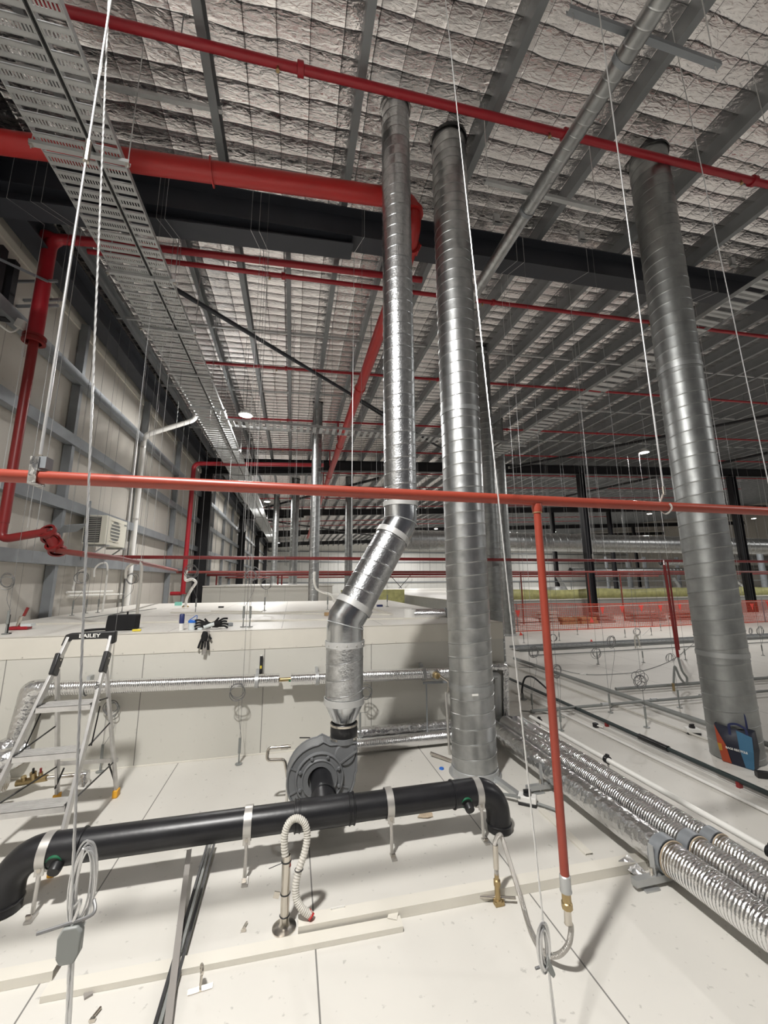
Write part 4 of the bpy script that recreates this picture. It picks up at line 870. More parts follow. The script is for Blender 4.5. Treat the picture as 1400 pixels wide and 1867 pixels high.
tag(fq.build('foil_flap', m_foilp), 'loose silver foil flap at the end of the long white strip', 'foil flap')
# white pvc pipe on stands
pv = thing('white_pvc_pipe', (2.9, 3, .16), 'straight white plastic pipe on small stands right of the foil pipes', 'pipe')
xv = 2.90; MB().tube([(xv - .03, 4.55, .17), (xv + .02, 1.0, .15)], .022, 16).build('pipe_run', m_whitep, pv)
for y in (4.42, 3.38, 2.09):
    MB().lathe([(.023, -.025), (.034, -.02), (.034, .02), (.023, .025)], (xv - .005, y, .16), (0, 1, 0), 16).build('black_clip', m_bplas, pv)
    MB().tube([(xv, y, .14), (xv, y, .005)], .008, 8).build('stand_rod', m_ssd, pv)
    MB().lathe([(.028, 0), (.028, .006), (0, .006)], (xv, y, 0), seg=12).build('stand_foot', m_ssd, pv)
    MB().cbox((xv, y, .198), (.02, .03, .016)).build('clip_screw', m_bplas, pv)
# dark pipe, conduits
dk = thing('black_floor_pipe', (3.88, 4, .05), 'thin black-green pipe running along the deck beyond the white pipe', 'pipe')
MB().tube([(3.86, 6.9, .06), (3.90, 1.4, .05)], .022, 14).build('pipe_run', m_dgreen, dk)
MB().tube([(3.88, 4.0, .055), (3.885, 3.65, .055)], .031, 14).build('foam_sleeve', m_rubber, dk)
for y in (4.48, 2.98): MB().cbox((3.88, y, .022), (.04, .03, .044)).build('clip', m_redd, dk)
tag(MB().tube([(4.98, 8.4, .05), (5.05, 2.2, .05)], .030, 14).build('grey_floor_conduit', m_cgrey), 'thick grey conduit running away along the deck toward the right duct', 'conduit')
tag(MB().tube([(4.55, 8.0, .02), (4.62, 3.4, .02)], .013, 10).build('thin_floor_conduit', m_cond), 'thin pale conduit left of the thick grey conduit on the deck', 'conduit')
tag(MB().tube([(3.60, 6.2, .02), (3.66, 1.6, .02)], .014, 10).build('thin_floor_conduit', m_whitec), 'thin white conduit close beside the black-green pipe', 'conduit')
tag(MB().tube([(5.12, 5.64, .07), (9.6, 5.56, .07)], .026, 12).build('grey_cross_conduit', m_cgrey), 'grey conduit crossing to the right behind the right duct, farther one', 'conduit')
cxx = thing('grey_cross_conduit', (5, 5.03, .07), 'grey jointed conduit crossing the deck, nearer one', 'conduit')
MB().tube([(3.2, 5.05, .06), (9.2, 4.95, .07)], .020, 12).build('conduit_run', m_cgrey, cxx)
for x in (4.35, 5.2, 6.1): MB().tube([(x - .05, 5.03, .068), (x + .05, 5.03, .068)], .026, 12).build('coupling', m_galv, cxx)
bt = thing('floor_cable_tray', (8, 9.6, .04), 'galvanised cable tray lying across the white deck in the distance', 'cable tray')
MB().box((5.7, 9.45, .03), (24, 9.80, .036)).build('base', m_galv, bt); MB().box((5.7, 9.44, .03), (24, 9.45, .09)).build('side_rail', m_galv, bt); MB().box((5.7, 9.80, .03), (24, 9.81, .09)).build('side_rail', m_galv, bt)
k = 5.8
sl_ = MB()
while k < 24: sl_.box((k, 9.47, .036), (k + .06, 9.78, .045)); k += .16
sl_.build('slots', m_galvw, bt)
MB().box((5.7, 9.33, .0), (24, 9.37, .03)).build('edge_strip', m_cgrey, bt)
tag(MB().tube([(5.6, 8.7, .03), (14, 8.75, .03)], .014, 8).build('thin_floor_conduit', m_cgrey), 'very thin grey conduit just this side of the distant floor tray', 'conduit')
# isolator switches
def isolator(p, lab, rot=0.5, conduit=None):
    root = thing('isolator_switch', p, lab, 'switch'); p = V(p)
    MB().cbox(p + V((0, 0, .045)), (.14, .085, .045), (0, 0, rot)).build('cover', m_whitec, root, .006)
    MB().cbox(p + V((0, 0, .012)), (.14, .09, .024), (0, 0, rot)).build('base', m_bplas, root, .004)
    MB().lathe([(.032, 0), (.030, .02), (.012, .022), (0, .022)], p + V((0, 0, .068)), seg=20).build('dial', m_bplas, root)
    MB().cbox(p + V((0, 0, .098)), (.06, .016, .02), (0, 0, rot + .5)).build('handle', m_bplas, root)
    return root
p1_ = PZ(962, 1466, 0); isolator(p1_, 'white and black isolator switch beside the right elbow of the black pipe', -.65)
isolator(PZ(1263, 1338, 0), 'white and black isolator switch left of the foot of the right duct', -.45)
tag(MB().tube([p1_ + V((.06, -.05, .02)), p1_ + V((.15, -.16, .018))], .011, 10).build('switch_conduit', m_cgrey), 'short grey conduit leaving the isolator switch by the black pipe', 'conduit')
a = PZ(893, 1412, .02); tag(MB().beam(a, p1_ + V((-.02, .09, .02)), .05, .035).build('cable_duct', m_galv), 'grey cable duct from the middle duct base to the isolator switch', 'cable duct')
a = PZ(915, 1448, .04); tag(MB().beam(a, p1_ + V((-.06, .0, .06)), .03, .012).build('flat_strap', m_cgrey), 'flat grey strap touching the isolator switch by the elbow', 'strap')
p = PZ(1086, 1326, 0); sg = thing('cable_gland', p, 'small black gland on the thin white conduit', 'cable gland'); MB().cbox(p + V((0, 0, .025)), (.05, .05, .05)).build('body', m_bplas, sg, .005); MB().tube([p + V((.0, -.03, .03)), p + V((.03, -.09, .03))], .008, 8).build('tail', m_whitep, sg)
p = PZ(1396, 1419, 0); tag(MB().cbox(p + V((0, 0, .03)), (.14, .05, .05), (0, 0, -.5)).build('black_bracket', m_bplas), 'black block at the right edge below the shopping bag', 'bracket')
# shopping bag
bgp = PZ(1350, 1398, 0); bg = thing('shopping_bag', (4.2, 3.25, 0), 'dark blue reusable shopping bag with orange side and navy handles', 'bag')
A_, B_ = PZ(1318, 1388, 0), PZ(1376, 1406, 0); wv = (B_ - A_); dn = V((-wv.y, wv.x, 0)).normalized(); dp_ = dn * .10; ht = V((0, 0, .36))
def quadprism(P, th=.003):
    P = [V(p) for p in P]; n = (P[1] - P[0]).cross(P[2] - P[0]).normalized() * th
    return MB().add(P + [p + n for p in P], [tuple(range(len(P)))[::-1], tuple(range(len(P), 2 * len(P)))] + [(i, (i + 1) % len(P), len(P) + (i + 1) % len(P), len(P) + i) for i in range(len(P))])
sw = wv.normalized()
T0, T1 = A_ + ht * .97 - sw * .03, B_ + ht * .93 + sw * .02; T2, T3 = B_ + dp_ + ht * .95 + sw * .02, A_ + dp_ + ht + sw * -.02
m_bagn = mat('bag_navy', (.006, .008, .02), 0, .55); m_bago = mat('bag_orange', (.30, .045, .014), 0, .55); m_bagb = mat('bag_sky_blue', (.035, .12, .21), 0, .55); m_bagy = mat('bag_yellow', (.38, .20, .02), 0, .55); m_bagg = mat('bag_grey_lining', (.18, .18, .20), 0, .5)
body = MB(); bp = [A_, B_, B_ + dp_, A_ + dp_]; tpv = [T0, T1, T2, T3]
mid = [A_ * .5 + T0 * .5 - dn * .02, B_ * .5 + T1 * .5 - dn * .015 + sw * .01, B_ * .5 + (T2) * .5 + dp_ * .5 + sw * .02, A_ * .5 + T3 * .5 + dp_ * .5 - sw * .01]
body.add(bp + mid + tpv, [(3, 2, 1, 0)] + [(i, (i + 1) % 4, 4 + (i + 1) % 4, 4 + i) for i in range(4)] + [(4 + i, 4 + (i + 1) % 4, 8 + (i + 1) % 4, 8 + i) for i in range(4)])
bo = body.build('bag_body', m_bagn, bg); sm_ = bo.modifiers.new('thickness', 'SOLIDIFY'); sm_.thickness = .004
def onf(u, v): 
    lo_ = A_ + (B_ - A_) * u; hi_ = T0 + (T1 - T0) * u; md = mid[0] + (mid[1] - mid[0]) * u
    p = (lo_ + (md - lo_) * (v / .5)) if v < .5 else (md + (hi_ - md) * ((v - .5) / .5))
    return p - dn * .004
def patch(uv, name, M, off=0): return quadprism([onf(u, v) - dn * off for u, v in uv], .0015).build(name, M, bo)
patch([(.0, .02), (.30, .02), (.24, .5), (.0, .5)], 'orange_panel', m_bago); patch([(.0, .5), (.24, .5), (.08, .78), (.0, .97)], 'orange_panel', m_bago)
patch([(.0, .30), (.10, .32), (.12, .5), (.0, .5)], 'yellow_panel', m_bagy, .002)
patch([(.74, .02), (1.0, .02), (1.0, .5), (.62, .5)], 'sky_blue_panel', m_bagb); patch([(.62, .5), (1.0, .5), (1.0, .9), (.60, .97)], 'sky_blue_panel', m_bagb)
c_ = onf(.53, .44) - dn * .004; text('BAGS RECYCLE', .026, c_, (PI / 2, 0, math.atan2(wv.y, wv.x)), m_whitep, bo, ext=.0004, sx=.95)
for (o_, uu) in ((-dn * .006, (.42, .88)), (dp_ + dn * .0, (.35, .78))):
    p, q = T0 + (T1 - T0) * uu[0] + o_, T0 + (T1 - T0) * uu[1] + o_; h_ = .13 if o_.length > .01 else .03
    pts = smooth_path([p - V((0, 0, .12)), p, p + V((0, 0, h_)) + sw * .01, (p + q) / 2 + V((0, 0, h_ + .02)), q + V((0, 0, h_)) - sw * .01, q, q - V((0, 0, .10))], 5)
    hm = MB()
    for i in range(len(pts) - 1): hm.beam(pts[i], pts[i + 1] + (pts[i + 1] - pts[i]) * .1, .004, .02 if abs((pts[i + 1] - pts[i]).normalized().z) < .7 else .022, sw if abs((pts[i + 1] - pts[i]).normalized().z) > .7 else (0, 0, 1))
    hm.build('handle', mat('bag_handle_navy', (.012, .018, .07), 0, .6), bg)
# ============================================================ things on the cold room roof
def zt(px, py): return PZ(px, py, BZ + .001)
p = zt(222, 1149); bk = thing('black_tool_bag', p, 'black fabric tool bag with a small blade on the cold room roof edge', 'bag')
q = PY(193, 1150, p.y); q2 = PY(248, 1150, p.y); hgt = PY(220, 1121, p.y).z - BZ
MB().prism([(q.x + .005, BZ + .002), (q2.x, BZ + .002), (q2.x + .005, BZ + hgt), (q.x + .02, BZ + hgt * 1.0), (q.x + .01, BZ + hgt * .55)], 'y', p.y - .05, p.y + .10).build('bag_body', m_bfab, bk, .012)
MB().tube([V((q.x + .20, p.y, BZ + hgt - .01)), V((q.x + .20, p.y, BZ + hgt + .035))], .010, 8).build('handle_stub', m_bfab, bk)
MB().tube(smooth_path([V((q.x + .02, p.y - .02, BZ + .02)), V((q.x - .08, p.y - .03, BZ + .02)), V((q.x - .20, p.y - .03, BZ + .012))]), .013, 8).build('strap', m_bfab, bk)
p = zt(249, 1151); tag(MB().cbox(p + V((0, 0, .012)), (.085, .03, .022), (0, 0, .2)).build('yellow_knife', m_yelt, None, .005), 'small yellow knife at the foot of the black tool bag', 'knife')
p = zt(330, 1149); cn = thing('spray_can', p, 'slim white and navy can standing on the cold room roof edge', 'can')
MB().lathe([(0, 0), (.026, 0), (.026, .075), (.0, .075)], p, seg=20).build('can_base', m_whitec, cn); MB().lathe([(.0265, .075), (.0265, .17), (.02, .178), (0, .178)], p, seg=20).build('can_sleeve', m_navy, cn)
p = zt(350, 1148); tb = thing('screw_tub', p, 'translucent tub with a blue lid and wire handle', 'tub')
MB().lathe([(0, 0), (.040, 0), (.044, .085), (.04, .085)], p, seg=24).build('tub_body', m_clearp, tb); MB().lathe([(.046, .078), (.047, .10), (.03, .108), (0, .108)], p, seg=24).build('lid', m_blue, tb)
MB().tube(smooth_path([p + V((-.04, 0, .10)), p + V((.0, -.01, .13)), p + V((.045, -.02, .155)), p + V((.04, 0, .10))]), .004, 8).build('handle', m_blue, tb)
p = zt(365, 1148); tag(MB().lathe([(0, .025), (.03, .025), (.03, 0)], p, seg=16).build('tape_roll', m_clearp), 'small pale roll lying between the blue-lidded tub and the gloves', 'roll')
p = zt(380, 1148); gl = thing('work_gloves', p, 'pair of black and white work gloves hanging over the cold room roof edge', 'gloves')
def glove(o, dirn, name, M):
    mb = MB(); d = V(dirn).normalized(); sd = V((1, 0, 0)) if abs(d.x) < .8 else V((0, 0, 1)); sd = (sd - d * sd.dot(d)).normalized()
    mb.tube([o, o + d * .05, o + d * .10], [.030, .042, .036], 12)
    for k in range(4): s_ = (k - 1.5) * .02; mb.tube(smooth_path([o + d * .08 + sd * s_, o + d * .13 + sd * s_ * 1.4 + V((0, -.008 * k, .006)), o + d * (.165 + .01 * (k % 2)) + sd * s_ * 1.7 - V((0, .01, .01))], 4), .011, 8)
    mb.tube([o + d * .04 + sd * .03, o + d * .08 + sd * .065], .011, 8)
    return mb.build(name, M, gl)
glove(p + V((.02, .02, .045)), (-1, .1, .1), 'glove', m_bfab); glove(p + V((.03, .02, .05)), (1, .0, .15), 'glove', m_bfab)
glove(V((p.x + .02, BY - .035, BZ + .01)), (-.08, 0, -1), 'hanging_glove', m_bfab)
MB().cbox((p.x + .03, BY - .05, BZ - .10), (.035, .012, .24), (0, .1, 0)).build('grey_cuff_strip', m_taupe, gl)
MB().tube([p + V((-.05, .0, .03)), p + V((.06, .0, .06))], .022, 10).build('white_palm', m_clearp, gl)
p = zt(419, 1141); tag(MB().cbox(p + V((0, 0, .02)), (.05, .10, .035), (0, 0, .35)).build('small_offcut', m_galvw), 'small grey channel offcut right of the work gloves', 'offcut')
p = zt(35, 1148); rv_ = thing('red_lever_clamp', p, 'red lever clamp at the left end of the cold room roof edge', 'clamp')
MB().cbox(p + V((0, 0, .02)), (.20, .10, .035)).build('red_base', m_red, rv_, .006); MB().cbox(p + V((.08, 0, .05)), (.10, .08, .03)).build('clear_cover', m_clearp, rv_); MB().tube([p + V((-.02, 0, .04)), p + V((.0, 0, .15))], .018, 10).build('steel_post', m_ss, rv_); MB().cbox(p + V((.04, 0, .20)), (.025, .02, .10), (0, .3, 0)).build('red_lever', m_redd, rv_)
p = zt(12, 1156); tag(MB().tube([p, p + V((0, 0, .20))], .012, 8).lathe([(.04, 0), (.04, .008), (0, .008)], p, seg=12).build('anchor_rod', m_bplas), 'black anchor rod beside the red lever clamp', 'rod')
def lath(a, b, lab, w=.04, h=.02, M=m_trim, name='white_lath'):
    return tag(MB().beam(V(a) + V((0, 0, h / 2)), V(b) + V((0, 0, h / 2)), w, h).build(name, M), lab, 'lath')
lath(zt(68, 1139), zt(800, 1128), 'long white lath on the cold room roof, nearest the front edge')
lath(zt(312, 1118), zt(712, 1121), 'white lath on the cold room roof, second from the front', .05)
lath(zt(386, 1115), zt(478, 1116), 'short white lath left of the bent duct on the cold room roof')
lath(zt(480, 1119), zt(600, 1114), 'white lath lying at a slight angle left of the bent duct', .05)
lath(zt(712, 1121), zt(680, 1110), 'white lath end meeting the long lath right of the bent duct', .08)
lath(zt(155, 1127), zt(285, 1110), 'grey rod lying across the cold room roof at left', .012, .01, m_cgrey, 'thin_rod')
p = zt(597, 1123); tag(MB().cbox(p + V((0, 0, .03)), (.10, .05, .05)).build('timber_block', m_ply), 'small orange-brown timber block left of the bent duct', 'block')
p = zt(692, 1106); tag(MB().cbox(p + V((0, 0, .02)), (.12, .08, .04)).build('dark_blue_box', m_navy), 'small dark blue box on the far part of the cold room roof', 'box')
p = zt(325, 1104); tag(MB().cbox(p + V((0, 0, .04)), (.14, .08, .08)).build('teal_box', mat('teal_plastic', (.25, .65, .55), 0, .4)), 'small teal box near the red riser on the cold room roof', 'box')
p = zt(403, 1108); tag(MB().cbox(p + V((0, 0, .015)), (.10, .06, .03)).build('dark_clip', m_bplas), 'tiny dark clip on the middle of the cold room roof', 'clip')
# foil duct stub at the right edge of the cold room roof
ds = thing('foil_duct_stub', (2.0, 5.3, 1.35), 'foil duct stub with a white end cap at the right of the cold room roof', 'duct')
a, b = PY(750, 1120, 5.6), PY(815, 1119, 5.6)
MB().tube([a, b], .075, 20).build('foil_duct', m_foilrx, ds); MB().lathe([(.0, 0), (.085, 0), (.085, -.18), (.078, -.18)], V((a.x - .02, a.y, a.z + .07)), seg=20).build('white_cap', m_whitec, ds); MB().ring(V((b.x - .03, b.y, b.z)), .08, .01, (1, 0, 0), 20, 6).build('clamp_band', m_galvw, ds)
# ============================================================ left wall equipment
c0 = PX(190, 992, -3.40); zb_, zt2 = c0.z, PX(190, 937, -3.40).z; yb_ = PX(228, 1000, -3.40).y
ac = thing('air_conditioner', (-3.6, c0.y, zb_), 'cream air conditioner outdoor unit mounted high on the left wall', 'air conditioner')
MB().box((-3.77, c0.y, zb_), (-3.40, yb_, zt2)).build('casing', m_ac, ac, .01)
cl_ = MB()
for k in range(14): z = zb_ + .05 + k * (zt2 - zb_ - .1) / 13; cl_.box((-3.74, c0.y - .006, z), (-3.50, c0.y - .001, z + .012))
co = MB().box((-3.75, c0.y - .003, zb_ + .03), (-3.49, c0.y - .0005, zt2 - .03)).build('coil_face', m_bplas, ac); cl_.build('coil_fins', m_cond, co)
gy, gz = c0.y + (yb_ - c0.y) * .42, (zb_ + zt2) / 2; gr_ = MB(); R_ = (zt2 - zb_) * .40
MB().lathe([(R_, .0), (R_, .004), (R_ * .96, .004)], (-3.40, gy, gz), (1, 0, 0), 28).build('fan_grille_rim', m_cond, ac)
gf = MB().lathe([(0, .001), (R_ * .95, .001)], (-3.40, gy, gz), (1, 0, 0), 28).build('fan_opening', m_cgrey, ac)
for k in range(7): z = gz - R_ * .9 + k * R_ * .3; gr_.box((-3.396, gy - R_ * .95, z), (-3.388, gy + R_ * .95, z + .018))
gr_.build('fan_grille', m_ac, ac)
MB().box((-3.398, yb_ - .16, zt2 - .10), (-3.396, yb_ - .05, zt2 - .07)).build('badge', m_cgrey, ac)
brk = thing('air_conditioner_bracket', (-3.6, c0.y, zb_ - .1), 'steel bracket under the air conditioner on the left wall', 'bracket')
for y in (c0.y + .1, yb_ - .1): MB().beam((-3.70, y, zb_ - .02), (-3.36, y, zb_ - .02), .04, .035).build('arm', m_galv, brk); MB().beam((-3.70, y, zb_ - .25), (-3.45, y, zb_ - .04), .025, .025).build('brace', m_galv, brk)
MB().box((-3.71, c0.y - .06, zb_ - .30), (-3.68, c0.y - .02, zt2 + .25)).build('upright', m_galvw, brk)
p = PX(125, 962, -3.6); tag(MB().beam(PX(108, 965, -3.7), PX(150, 962, -3.5), .35, .012, (0, .5, 1)).build('sheet_metal_flap', m_galvw), 'grey sheet metal flap on a ledge left of the air conditioner', 'sheet')
wp_ = thing('white_downpipe', (-3.78, 10.3, 1.3), 'white downpipe on the left wall rising behind the air conditioner to the roof', 'downpipe')
MB().tube(bend([(-3.72, 10.35, 1.275), (-3.72, 10.35, 5.42), (-2.62, 10.5, 6.0), (-2.60, 10.5, 6.62)], .15), .062, 18).build('pipe_run', m_whitec, wp_)
for z in (3.3, 5.1): MB().lathe([(.063, -.02), (.07, -.02), (.07, .02), (.063, .02)], (-3.72, 10.35, z), seg=18).build('clamp', m_ssd, wp_)
# white condensate pipes low on the left wall
for i, (pts, lab) in enumerate(((((122, 1080), (205, 1078)), 'thin white pipe low on the left wall, upper'), (((125, 1086), (238, 1083), (236, 1108)), 'thin white pipe low on the left wall with a downward end'), (((139, 1028), (133, 1080)), 'thin white pipe dropping left of the air conditioner'), (((158, 1000), (157, 1035), (143, 1040), (132, 1075)), 'white drain hose below the air conditioner'))):
    tag(MB().tube(bend([PX(a, b, -3.82) for a, b in pts], .06), .020 if i < 2 else .014, 10).build('white_wall_pipe', m_whitep), lab, 'pipe')
def gooseneck(px, pyt, pyb, px2, lab, Y, M=m_whitep, r=.02):
    a = PY(px, pyb, Y); t = PY(px, pyt, Y); b = PY(px2, pyt, Y); z0_ = BZ + .005 if a.x < BX else .005
    P = [V((a.x, Y, z0_)), V((a.x, Y, t.z - .06)), V(((a.x + b.x) / 2, Y, t.z + .03)), V((b.x, Y, t.z - .06)), V((b.x, Y, t.z - .22))]
    return tag(MB().tube(smooth_path(P), r, 10).build('gooseneck_pipe', M), lab, 'pipe')
gooseneck(187, 1030, 1112, 174, 'white gooseneck pipe on the cold room roof under the air conditioner', 8.2, r=.016)
gooseneck(250, 1030, 1120, 232, 'grey flexible gooseneck right of the white downpipe', 7.2, m_cond, .022)
sn = thing('snaking_white_hose', PZ(338, 1106, BZ), 'white hose snaking up from the cold room roof to the red pipes', 'hose')
MB().tube(smooth_path([PY(a, b, 9.0) for a, b in ((338, 1107), (341, 1090), (350, 1073), (357, 1062), (350, 1056), (339, 1058), (338, 1048), (341, 1040))]), .028, 12).build('hose_body', m_whitep, sn); MB().lathe([(.07, 0), (.07, .02), (.03, .05)], PZ(338, 1107, BZ), seg=16).build('base_flange', m_brass, sn)
sn = thing('snaking_white_hose', PZ(610, 1098, BZ), 'white S-shaped hose beside the bright slim duct', 'hose')
MB().tube(smooth_path([PY(a, b, 10.2) for a, b in ((574, 1042), (573, 1058), (577, 1073), (590, 1080), (604, 1085), (609, 1095), (609, 1099))]), .030, 12).build('hose_body', m_whitep, sn)
# ============================================================ barriers
fb_ = thing('orange_barrier_mesh', (7.9, 12.85, 0), 'orange plastic mesh barrier strung across the deck in the distance', 'barrier')
net = MB(); xa, xb_ = 7.75, 22.5; H = .90
def netp(x, z): return V((x, 12.85 + .05 * math.sin(x * 1.7) + .02 * math.sin(x * 5 + z * 3), .02 + z * (1 + .035 * math.sin(x * .9)) ))
n = int((xb_ - xa) / .075)
for i in range(n + 1):
    x = xa + i * .075; net.beam(netp(x, 0), netp(x, H), .003, .013, (0, 1, 0))
for j in range(16):
    z = j * H / 15; k = xa
    while k < xb_: net.beam(netp(k, z), netp(min(k + .45, xb_), z), .004, .013 if 0 < j < 15 else .03); k += .45
net.build('mesh_net', m_mesh, fb_)
for k in range(6): x = xa + .1 + k * 2.9; MB().tube([(x, 12.87, 0), (x, 12.87, 1.0)], .014, 8).build('mesh_post', m_galvw, fb_)
flags = ((944, 1118), (1098, 1112), (1134, 1110), (1169, 1108), (1204, 1108), (1239, 1106), (1371, 1105), (1399, 1100), (1079, 1130), (950, 1156), (1079, 1170))
for i, (px, py) in enumerate(flags):
    y = 12.7 if i < 9 else PZ(px, py + 3, 0).y; c = PY(px, py, y); up_ = i >= 8
    s_ = .10 if i < 9 else .07; tri = [(c.x - s_, c.z + s_), (c.x + s_, c.z + s_), (c.x, c.z - s_ * 1.6)] if not up_ else [(c.x - s_, max(c.z - s_, .01)), (c.x + s_, max(c.z - s_, .01)), (c.x - s_ * .3, c.z + s_)]
    tag(MB().prism(tri, 'y', y - .004, y + .004).build('warning_flag', m_flag), 'fluorescent pink triangular flag, %s from the left%s' % (nth(i), ' along the orange mesh' if i < 8 else ', lying low'), 'flag', 'pink warning flags')
tag(MB().tube([PY(944, 1110, 12.7), PY(1400, 1096, 12.7)], .006, 6).build('flag_line', m_whitep), 'thin cord carrying the pink warning flags', 'cord')
yb2 = thing('yellow_barrier_film', (20, 17.9, .84), 'yellow translucent barrier film along the far cold room block', 'barrier')
fm = MB(); prev = None; k = 8.0; vs = []
while k < 40: vs += [(k, 17.9 + .08 * math.sin(k * 2.1), .85), (k, 17.9 + .08 * math.sin(k * 2.1 + .4), 1.32 + .03 * math.sin(k * 1.3))]; k += .4
fm.add(vs, [(2 * i, 2 * i + 2, 2 * i + 3, 2 * i + 1) for i in range(len(vs) // 2 - 1)])
fo = fm.build('film', m_ybar, yb2); sd = fo.modifiers.new('t', 'SOLIDIFY'); sd.thickness = .004
for k in range(11): MB().tube([(8.2 + k * 3, 17.95, .84), (8.2 + k * 3, 17.95, 1.75)], .02, 6).build('guard_post', m_galvw, yb2)
MB().tube([(8.2, 17.95, 1.72), (38.2, 17.95, 1.72)], .018, 6).build('guard_rail', m_galvw, yb2)
tag(MB().box((3.2, 26.5, .0), (7.6, 26.6, 1.22)).build('yellow_wall_sheet', m_ybar), 'yellow sheeted panel far behind the bent duct', 'panel')
# clutter behind the mesh
for i, (px, w_, h_, M) in enumerate(((960, .9, .35, m_whitec), (996, .9, .6, m_cond), (1034, .8, .35, m_ply), (1068, .8, .25, m_ply), (1100, .8, .45, m_taupe), (1180, 1.6, .5, m_taupe), (1262, 1.8, .55, m_taupe))):
    c = PY(px, 1120, 14.6); root = thing('stacked_pallet', (c.x, 14.6, 0), 'low stack of %s behind the orange mesh, %s from left' % ({'m': 0}.get(0) or ['white panels', 'pale sheets', 'timber', 'timber planks', 'grey cartons', 'grey bundled sheets', 'grey bundled sheets'][i], nth(i)), 'stack')
    for k in range(max(2, int(h_ / .14))):
        MB().box((c.x - w_ / 2 + .03 * (k % 2), 14.4, .01 + k * .14), (c.x + w_ / 2 - .05 * (k % 3), 15.0, .11 + k * .14)).build('layer', M, root, .01)
p = PY(1010, 1080, 18.6); tag(MB().lathe([(0, .0), (.55, 0), (.62, -.1), (.62, -.6)], (p.x, 18.6, 1.45), seg=28).build('silver_roof_cowl', m_galv), 'rounded silver cowl behind the yellow barrier film', 'cowl')
# ============================================================ rods, ropes and suspension wires
rod = thing('hanger_rod', PY(68, 846, oy), 'bright steel rod from the roof holding the orange pipe by a foil-wrapped clip, left', 'hanger rod')
rb_ = PY(73, 834, oy); MB().tube([rb_, V((rb_.x, oy, roof(rb_.x) - .02))], .0058, 10).build('rod', m_wire, rod)
cz_ = PY(163, 277, oy); MB().tube([V((rb_.x, oy, cz_.z - .06)), V((rb_.x, oy, cz_.z + .06))], .014, 8).build('coupler', m_ss, rod)
oc = PY(68, 868, oy)
MB().beam(V((oc.x, oy - .032, oc.z - .035)), V((oc.x, oy - .032, oc.z + .075)), .030, .004, (0, 1, 0)).beam(V((oc.x, oy + .032, oc.z - .035)), V((oc.x, oy + .032, oc.z + .075)), .030, .004, (0, 1, 0)).beam(V((oc.x, oy - .034, oc.z - .036)), V((oc.x, oy + .034, oc.z - .036)), .030, .004).beam(V((oc.x, oy - .034, oc.z + .075)), V((oc.x, oy + .034, oc.z + .075)), .030, .004).build('foil_wrapped_clip', m_foilp, rod)
MB().cbox((oc.x + .022, oy, oc.z + .055), (.03, .05, .05)).build('clip_box', m_galvw, rod)
MB().cbox((rb_.x, oy, oc.z + .085), (.02, .02, .012)).build('nut', m_ss, rod)
r3_ = thing('hanger_rod', PY(1218, 930, oy), 'steel rod hooked round the orange pipe left of the right duct', 'hanger rod')
hb = PY(1210, 896, oy); MB().tube([hb, V((hb.x, oy, roof(hb.x) - .02))], .0050, 10).build('rod', m_wire, r3_)
MB().tube([hb - V((0, 0, .02)), hb + V((0, 0, .03))], .009, 8).build('coupler', m_ss, r3_)
oc = PY(1219, 926, oy); MB().tube(smooth_path([hb, V((hb.x, oy + .036, oc.z + .03)), V((hb.x, oy + .036, oc.z - .01)), V((hb.x, oy, oc.z - .036)), V((hb.x, oy - .036, oc.z - .01)), V((hb.x - .01, oy - .034, oc.z + .02))]), .005, 8).build('hook', m_ssd, r3_)
def rope(pa_, Ya, pb_, Yb, r, lab, topz=None, name='wire_rope', twist=True):
    a, b = PY(*pa_, Ya), PY(*pb_, Yb)            # a low end, b a higher point on the same straight rope
    d = b - a; t = (roof(b.x) - .02 - a.z) / d.z; e = a + d * t
    root = thing(name, a, lab, 'wire rope')
    if twist:
        t_ = d.normalized(); u = t_.cross(V((0, 1, 0))).normalized(); v = t_.cross(u); L = (e - a).length; n = int(L / .02)
        for ph, nm in ((0, 'strand'), (2.09, 'strand'), (4.19, 'strand')):
            MB().tube([a + t_ * (L * i / n) + (u * math.cos(i * .9 + ph) + v * math.sin(i * .9 + ph)) * r * .45 for i in range(n + 1)], r * .55, 5).build(nm, m_wire, root)
    else: MB().tube([a, e], r, 8).build('strand', m_wire, root)
    return root, a, d.normalized(), e
def coil(parent, c, w_, h_, n, r, M=m_wire, name='coil', yaw=.5, spread=.02):
    mb = MB()
    for k in range(n):
        a = yaw + random.uniform(-.35, .35); u = V((math.cos(a), math.sin(a), 0)); s = random.uniform(.78, 1.05); o = V((random.uniform(-spread, spread), random.uniform(-spread, spread), random.uniform(-spread, spread)))
        mb.tube([V(c) + o + u * w_ * s * math.sin(2 * PI * q / 28) + V((0, 0, 1)) * (-h_ * s * math.cos(2 * PI * q / 28)) for q in range(28)], r, 6, closed=True)
    return mb.build(name, M, parent)
ra1, a1, d1, e1 = rope((120, 1867 + 40), 1.45, (198, 0), 1.95, .0046, 'thick steel rope down the left of the picture with a coil and a crimp plate')
cp_ = a1 + d1 * ((PY(118, 1722, 1.47).z - a1.z) / d1.z)
MB().prism([(cp_.x - .028, cp_.z - .03), (cp_.x - .017, cp_.z - .048), (cp_.x + .018, cp_.z - .048), (cp_.x + .030, cp_.z - .025), (cp_.x + .030, cp_.z + .025), (cp_.x + .018, cp_.z + .042), (cp_.x - .018, cp_.z + .042), (cp_.x - .030, cp_.z + .02)], 'y', cp_.y - .012, cp_.y + .012).build('crimp_plate', m_cgrey, ra1, .004)
cc1 = PY(153, 1615, 1.50); coil(ra1, cc1, .030, .115, 8, .0030, yaw=.2, spread=.010)
